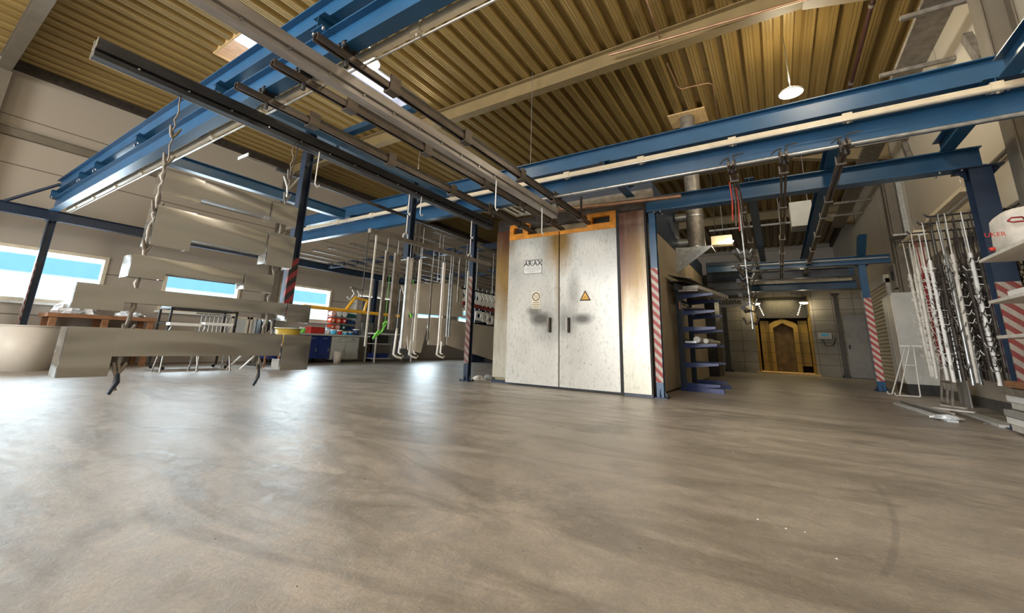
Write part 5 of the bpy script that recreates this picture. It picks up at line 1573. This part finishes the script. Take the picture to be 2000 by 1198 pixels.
# cable tray along the top of the right wall
t = thing('cable_tray', 'dusty mesh cable tray running along the right wall under the roof', 'cable tray', (2.5, 9, 5.4))
TX0, TX1 = 2.05, 2.42
MB().box(TX0, 0.5, 5.36, TX1, 19, 5.375).box(TX0, 0.5, 5.375, TX0 + 0.01, 19, 5.43).box(TX1 - 0.01, 0.5, 5.375, TX1, 19, 5.43).build('tray', 'galv_dull', t)
rnd = random.Random(5)
for k in range(7):
    pts = []
    yy = 0.6
    while yy < 18.8:
        pts.append((TX0 + 0.04 + k * 0.046 + rnd.uniform(-.012, .012), yy, 5.39 + rnd.uniform(0, .02)))
        yy += 0.9
    MB().tube(pts, 0.013, 6).build('cable', 'grey' if k % 2 else 'rail_dark', t)
for yy in [1.2 + 1.45 * k for k in range(12)]:
    MB().box(TX0 - 0.2, yy - 0.03, 5.3, WR - 0.01, yy + 0.03, 5.36).build('support_arm', 'galv_dull', t)
for k, yy in enumerate((7.6, 9.3, 11.3)):
    tag(MB().bar((WR - 0.05, yy, 4.75), (WR - 0.05, yy + 0.25, 5.3), 0.08, 0.14).build('wall_bracket', 'galv_dull'), 'dusty bracket arm on the right wall below the cable tray, ' + ('nearest', 'middle', 'farthest')[k], 'bracket', 'bracket arms under the cable tray')
# fluorescent fittings on the right wall
for k, (a, b_, lab) in enumerate(((8.3, 10.1, 'near'), (11.0, 12.2, 'far'))):
    t = thing('strip_light', 'unlit cream strip light with reflector on the right wall, %s one' % lab, 'lamp', (2.5, a, 3.2), 'strip lights on the right wall')
    MB().prism([(2.42, 3.12), (2.66, 3.12), (2.62, 3.22), (2.46, 3.22)], 'y', a, b_).build('reflector', 'cream', t)
    MB().tube([(2.54, a + 0.03, 3.09), (2.54, b_ - 0.03, 3.09)], 0.016, 8).build('tube', 'offwhite', t)
    MB().box(2.5, a - 0.03, 3.1, 2.58, a, 3.17).build('end_cap', 'white', t)
    MB().tube([(2.54, a + 0.3, 3.22), (2.54, a + 0.3, 3.6), (WR - 0.01, a + 0.3, 3.6)], 0.006, 5).build('hanger', 'galv', t)
tag(MB().tube([(WR - 0.05, 6.97, 3.4), (WR - 0.05, 12.4, 3.3)], 0.03, 8).build('slanting_pipe', 'galv_dull'), 'grey conduit slanting along the right wall behind the blue post', 'pipe')
tag(MB().tube([(WR - 0.05, 6.97, 2.7), (WR - 0.05, 12.0, 2.68)], 0.028, 8).build('wall_pipe', 'galv_dull'), 'second grey conduit on the right wall behind the hook rods', 'pipe')
# brown pipe and copper line under the roof
t = thing('sprinkler_pipe', 'dark brown pipe under the roof deck at the upper right', 'pipe', (1.74, 9, 6.1))
MB().tube([(1.74, -2, 6.12), (1.74, 19, 6.12)], 0.035, 10).build('pipe', 'brownpipe', t)
for yy in (3, 5.2, 7.6, 9.9, 12.4, 15):
    MB().tube([(1.74, yy - 0.04, 6.12), (1.74, yy + 0.04, 6.12)], 0.045, 10).build('clamp', 'galv_dull', t)
t = thing('copper_line', 'thin copper line bending down under the roof deck above the duct', 'pipe', (-1.4, 7.5, 6.2))
pl = [at(x, y, Z=6.2) for x, y in ((1262, 0), (1290, 78))]
pl2 = [at(x, y, Z=6.2) for x, y in ((1302, 122), (1322, 168), (1330, 174), (1382, 162), (1392, 165), (1402, 230))]
MB().tube(pl, 0.015, 6).build('tube', 'copper', t)
MB().tube(pl2, 0.015, 6).build('tube', 'copper', t)
tag(MB().tube([at(1190, 108, Y=6.6), at(1620, -15, Y=6.6)], 0.02, 6).build('beam_conduit', 'copper'), 'thin conduit along the top flange of the wide roof beam', 'pipe')

# ---- hook rod store: four bars sticking out from a wall rail
t = thing('rod_store_frame', 'wall frame with protruding black bars that carry the hook rods', 'rack', (2.6, 8.3, 2.6))
MB().box(WR - 0.06, 7.5, 2.56, WR - 0.005, 9.6, 2.64).build('wall_rail', 'navy', t)
BARS = [(7.5, 1.83), (7.9, 1.84), (8.45, 1.83), (9.1, 1.85)]
for yy, x0 in BARS:
    MB().tube([(x0, yy, 2.6), (WR - 0.03, yy, 2.6)], 0.012, 7).tube([(x0, yy, 2.6), (x0 - 0.02, yy, 2.64)], 0.012, 7).build('bar', 'blackpaint', t)


def make_rod(m, L, hooks, seed, spread):
    rd = random.Random(seed)
    t = thing('hook_rod', 'x', 'hook rod', (0, 0, 0))
    MB().tube([(0, 0, 0.02), (0, 0, -0.5), (0.0, 0.0, -0.52), (0, 0, -L)], [0.007, 0.008, 0.022, 0.022], 8).build('pole', m, t, local=True)
    MB().tube([(0, 0, 0.0), (0.02, 0, 0.03), (0.0, 0, 0.05), (-0.02, 0, 0.03), (0, 0, 0)], 0.006, 6).build('eye', m, t, local=True)
    for k in range(hooks):
        z = -0.62 - k * (L - 0.7) / hooks
        a = rd.uniform(0, 6.28)
        d = Vector((math.cos(a), math.sin(a), 0)) * spread
        h = MB()
        for s in (-1, 1):
            h.tube([(0, 0, z), tuple(d * s * 0.7 + Vector((0, 0, z - 0.015))), tuple(d * s + Vector((0, 0, z + 0.04)))], 0.0055, 5)
        h.build('prong', m, t, local=True)
    return t


protos = [('white', make_rod('white', 2.12, 15, 1, 0.1), 'white'), ('offwhite', make_rod('offwhite', 2.1, 13, 2, 0.09), 'worn cream'),
          ('galv', make_rod('galv', 2.13, 9, 3, 0.06), 'silver'), ('rail_dark', make_rod('rail_dark', 2.08, 24, 4, 0.085), 'black crusted'), ('darkred', make_rod('darkred', 1.9, 24, 5, 0.07), 'dark red')]
used = set()
barname = ('first bar from the blue post', 'second bar from the blue post', 'third bar from the blue post', 'last bar from the blue post')
nth = ('outermost', 'second from the tip', 'third from the tip', 'fourth from the tip', 'fifth from the tip', 'sixth from the tip', 'seventh from the tip', 'eighth from the tip', 'ninth from the tip', 'tenth from the tip', 'innermost at the wall')
plan = [[3, 2, 1, 3, 0, 3, 3, 1, 3], [0, 3, 0, 2, 3, 1, 3, 3, 3], [1, 0, 3, 2, 3, 3, 3, 3, 3], [1, 1, 4, 4, 3, 3, 3, 3, 3]]
rd = random.Random(11)
for bi, (yy, x0) in enumerate(BARS):
    for k in range(11):
        pi_ = (plan[bi] + [3, 3])[k]
        x = x0 + 0.03 + k * 0.074 + rd.uniform(-.008, .008)
        if pi_ in used:
            o = copy_tree(protos[pi_][1])
        else:
            o = protos[pi_][1]; used.add(pi_)
        o.location = (x, yy + rd.uniform(-.012, .012), 2.585)
        o.rotation_euler = (R(rd.uniform(-1.2, 1.2)), R(rd.uniform(-1.0, 1.0)), rd.uniform(0, 6.28))
        tag(o, '%s hook rod on the %s, %s' % (protos[pi_][2], barname[bi], nth[k]), 'hook rod', 'hook rods on the wall store')
# loose flat dark lattice frame standing under the far rods
t = thing('lattice_frame', 'dark grey lattice frame standing on the floor under the farthest hook rods', 'frame', (2.2, 10.2, 0))
g = MB()
gx = 2.25
for yy in (9.85, 10.1, 10.4):
    g.bar((gx, yy, 0.02), (gx + 0.1, yy, 0.72), 0.03, 0.03)
for z in (0.03, 0.38, 0.71):
    g.bar((gx + z * 0.14, 9.85, z), (gx + z * 0.14, 10.4, z), 0.03, 0.03)
g.build('frame', 'galv_dull', t)
tag(MB().box(2.5, 10.0, 0.0, 2.52, 10.5, 0.8).build('leaning_panel', 'grey'), 'dark grey panel standing behind the lattice frame', 'panel')

# A frame of white tube
t = thing('a_frame_stand', 'white tubular A frame stand with hooked feet before the pale cabinet', 'stand', (2.0, 11.5, 0))
f1, f2, f3 = Vector((1.84, 11.75, 0.03)), Vector((1.9, 11.45, 0.03)), Vector((2.2, 11.45, 0.03))
tp = at(1768, 678, Y=11.6); tq = at(1784, 678, Y=11.6)
for nm, pts in (('left_leg', [f1, tp]), ('middle_leg', [f2, tp + Vector((0.06, -0.02, 0))]), ('right_leg', [f3, tq]), ('foot_bar', [f2, f3]), ('cross_bar', [f2.lerp(tp, 0.62), f3.lerp(tq, 0.62)])):
    MB().tube(pts, 0.012, 8).build(nm, 'white', t)
MB().box(tp.x - 0.1, 11.5, tp.z, tp.x + 0.06, 11.7, tp.z + 0.03).build('left_pad', 'white', t)
MB().box(tq.x - 0.05, 11.5, tq.z, tq.x + 0.12, 11.7, tq.z + 0.03).build('right_pad', 'white', t)
for f_ in (f1, f2):
    MB().tube([f_, f_ + Vector((-0.04, -0.03, -0.005)), f_ + Vector((-0.07, -0.04, 0.01)), f_ + Vector((-0.07, -0.04, 0.05))], 0.012, 8).build('foot_hook', 'white', t)

# shelf at the right edge with canvas bag
t = thing('wall_shelf', 'shallow grey white shelf unit at the right edge of the frame', 'shelf', (2.2, 6.0, 1.8))
for z in (1.78, 1.35, 1.0):
    MB().box(1.86, 5.3, z - 0.03, WR - 0.01, 6.3, z).build('board', 'offwhite', t)
MB().box(WR - 0.05, 5.3, 0.7, WR - 0.01, 5.35, 2.3).box(WR - 0.05, 6.25, 0.7, WR - 0.01, 6.3, 2.3).build('upright', 'lightgrey', t)
t = thing('canvas_bag', 'off white canvas powder bag with dark red handle and red letters on the shelf', 'bag', (2.3, 5.95, 1.78))
# rounded rectangular bag
def bagmesh(cx, cy, z0, hx, hy, h):
    b = MB()
    n = 28
    prof_ = [(0.86, 0), (0.97, 0.04), (1.0, 0.12), (1.0, 0.5), (0.985, 0.55), (1.0, 0.6), (0.97, 0.85), (0.9, 0.95), (0.6, 1.0), (0, 1.01)]
    vs = []
    for s_, zz_ in prof_:
        for k in range(n):
            a = 2 * math.pi * k / n
            ca, sa = math.cos(a), math.sin(a)
            q = 1 / (abs(ca) ** 3.2 + abs(sa) ** 3.2) ** (1 / 3.2)
            w_ = 1 + 0.012 * math.sin(5 * a + zz_ * 9)
            vs.append((cx + hx * s_ * q * ca * w_, cy + hy * s_ * q * sa * w_, z0 + h * zz_))
    fs = [(i * n + k, i * n + (k + 1) % n, (i + 1) * n + (k + 1) % n, (i + 1) * n + k) for i in range(len(prof_) - 1) for k in range(n)]
    b.add(vs, fs, 0, True)
    b.add(vs[:n], [tuple(reversed(range(n)))])
    return b


bcx, bcy, bhx, bhy, bh = 2.2, 5.8, 0.33, 0.34, 0.36
bagmesh(bcx, bcy, 1.785, bhx, bhy, bh).build('bag', 'cloth', t)
yf = bcy - bhy * 1.02
MB().tube([(2.0, bcy - bhy * 0.75, 2.135), (2.06, bcy - bhy * 0.8, 2.155), (2.3, bcy - bhy * 0.8, 2.155), (2.36, bcy - bhy * 0.7, 2.13)], 0.012, 8).build('top_trim', 'darkred', t)
hx0 = at(1968, 432, Y=yf); hx1 = at(2003, 432, Y=yf)
zc = hx0.z
MB().tube([(hx0.x, yf, zc), (hx0.x + 0.02, yf - 0.02, zc + 0.022), (hx1.x - 0.02, yf - 0.02, zc + 0.022), (hx1.x, yf, zc), (hx1.x - 0.02, yf - 0.02, zc - 0.018), (hx0.x + 0.02, yf - 0.02, zc - 0.018), (hx0.x, yf, zc)], 0.008, 8).build('handle', 'darkred', t)
tp_ = at(1940, 459, Y=yf)
MB().mesh(text_mesh('UKER', 0.055), Matrix.Translation((tp_.x + 0.01, yf - 0.004, tp_.z)) @ FRONT).build('lettering', 'red', t)
c_ = at(1941, 486, Y=yf)
MB().lathe((c_.x, yf + 0.03, c_.z - 0.015), [(0, 0), (0.02, 0), (0.022, 0.03), (0, 0.035)], 10).build('red_cap', 'red', t)
tag(MB().box(1.88, 5.35, 1.352, 2.2, 5.9, 1.4).build('white_tray', 'white'), 'flat white tray on the second shelf below the canvas bag', 'tray')

# ---- stacked boards low at the right edge
rd = random.Random(9)
for k in range(7):
    z = 0.03 + k * 0.075
    cols2 = ['offwhite', 'white', 'grey', 'offwhite', 'white', 'galv_dull', 'wood']
    x0 = 2.02 + rd.uniform(-0.03, 0.05)
    tag(MB().box(x0, 5.6 + rd.uniform(-.1, .1), z, WR - 0.06, 7.0, z + 0.065).build('stacked_board', cols2[k]), '%s board in the low stack at the right edge, %s' % ({'offwhite': 'cream', 'white': 'white', 'grey': 'grey', 'galv_dull': 'brownish metal', 'wood': 'wooden'}[cols2[k]], ('lowest', 'second from below', 'third from below', 'fourth from below', 'fifth from below', 'sixth from below', 'topmost')[k]), 'board', 'stacked boards at the right edge')
# ---- long profiles on the floor by the wall
pl_ = [((1752, 790), (1862, 826), 0.10, 0.02, 'film', 'clear film wrapped profile bundle lying on the floor at the right'),
       ((1762, 788), (1866, 818), 0.05, 0.035, 'galv', 'bright profile lying beside the film wrapped bundle'),
       ((1790, 792), (1862, 812), 0.04, 0.03, 'offwhite', 'cream profile lying behind the film wrapped bundle'),
       ((1822, 798), (1905, 808), 0.05, 0.02, 'white', 'short white strip on the floor below the hook rods'),
       ((1838, 793), (1888, 800), 0.03, 0.02, 'offwhite', 'small pale strip near the baseboard'),
       ((1895, 812), (1972, 838), 0.16, 0.035, 'lightgrey', 'wide pale profile with round chambers lying at the right edge'),
       ((1860, 806), (1925, 830), 0.04, 0.02, 'galv_dull', 'thin dull profile between the film bundle and the wide profile')]
for (a, b_, w_, h_, m_, lab) in pl_:
    p0, p1 = at(*a, Z=0.0), at(*b_, Z=0.0)
    p0.z = p1.z = h_ / 2 + 0.002
    tag(MB().bar(p0, p1, w_, h_).build('floor_profile', m_), lab, 'profile', 'profiles on the floor by the right wall')
p_ = at(1850, 822, Z=0)
crumple(p_.x, p_.y, 0.022, 0.16, 0.1, 0.05, 'torn white film end on the floor profile bundle')
p_ = at(935, 742, Z=0)
crumple(p_.x, p_.y, 0.0, 0.18, 0.09, 0.09, 'grey crumpled rag on the floor between striped post and oven', m='offwhite')
p_ = at(953, 741, Z=0)
crumple(p_.x, p_.y, 0.0, 0.12, 0.08, 0.1, 'second crumpled rag touching the oven corner', m='lightgrey')
# small litter chips on the floor
rd = random.Random(21)
for k, (px, py) in enumerate(((350, 900), (394, 901), (712, 936), (868 + 565, 945), (1572, 1040), (1480, 1015), (1535, 1033), (1634, 1092), (1432, 884), (580, 1146), (420, 1053), (1250, 1072))):
    p_ = at(px, py, Z=0)
    s = rd.uniform(0.003, 0.006)
    white_ = k in (0, 1, 4, 5, 6, 7, 8)
    b = MB().add([(p_.x - s, p_.y - s * .5, 0.0), (p_.x + s, p_.y - s * .7, 0.0), (p_.x + s * .8, p_.y + s * .6, 0.0), (p_.x - s * .7, p_.y + s * .7, 0.0), (p_.x, p_.y, s * 0.7)], [(0, 1, 4), (1, 2, 4), (2, 3, 4), (3, 0, 4), (3, 2, 1, 0)])
    tag(b.build('litter_chip', 'white' if white_ else 'rail_dark'), '%s chip of litter on the open concrete floor' % ('tiny white' if white_ else 'tiny dark'), 'litter', 'tiny white litter chips' if white_ else 'tiny dark litter chips')

# ventilation unit and far conduit under the roof
t = thing('ventilation_unit', 'pale grey ventilation box hanging under the dark roof behind the far rails', 'ventilation unit', (0.75, 12.0, 3.8))
MB().box(0.55, 12.0, 3.8, 1.0, 12.6, 4.42).build('body', 'lightgrey', t)
MB().tube([(0.6, 12.3, 4.42), (0.6, 12.3, 6.28)], 0.012, 6).tube([(0.95, 12.3, 4.42), (0.95, 12.3, 6.28)], 0.012, 6).build('hanger_rod', 'galv_dull', t)
tag(MB().tube([(-1.6, 15.0, 4.7), (0.7, 15.0, 4.7)], 0.035, 8).tube([(-1.2, 15.0, 4.7), (-1.2, 15.0, 6.29)], 0.01, 6).tube([(0.4, 15.0, 4.7), (0.4, 15.0, 6.29)], 0.01, 6).build('conduit', 'lightgrey'), 'pale horizontal conduit in the dark behind the far rails', 'pipe')

# dark shelving added as a dark backdrop behind the hung work pieces
t = thing('storage_shelving', 'dark loaded shelving added as a backdrop far behind the hung sheet pieces on the left side', 'shelving', (-8.0, 14.4, 0))
for x in (-10.6, -8.9, -7.2, -5.5):
    MB().box(x - 0.03, 14.0, 0, x + 0.03, 14.9, 2.7).build('upright', 'navy', t)
for z in (0.3, 0.9, 1.6, 2.3):
    MB().box(-10.6, 14.0, z, -5.5, 14.9, z + 0.05).build('shelf', 'blackpaint', t)
MB().box(-10.6, 14.9, 0, -5.5, 14.93, 2.7).build('back_panel', 'blackpaint', t)
rs = random.Random(31)
nn_ = 0
for z in (0.35, 0.95, 1.65):
    x = -10.4
    while x < -5.9:
        w_, h_ = rs.uniform(0.25, 0.5), rs.uniform(0.2, 0.5)
        if (x + w_ < -8.93 or x > -8.87) and (x + w_ < -7.23 or x > -7.17) and x + w_ < -5.55:
            m_ = rs.choice(['rail_dark', 'wood', 'darkred', 'galv_dull', 'blackpaint', 'grey'])
            nn_ += 1
            tag(MB().box(x, 14.2, z, x + w_, 14.7, z + h_).build('storage_box', m_), '%s box on the %s shelf of the dark far shelving' % ({'rail_dark': 'brownish black', 'wood': 'brown', 'darkred': 'dark red', 'galv_dull': 'dull metal', 'blackpaint': 'black', 'grey': 'grey'}[m_], {0.35: 'bottom', 0.95: 'middle', 1.65: 'upper'}[z]), 'box', 'boxes on the dark far shelving')
        x += w_ + rs.uniform(0.08, 0.2)
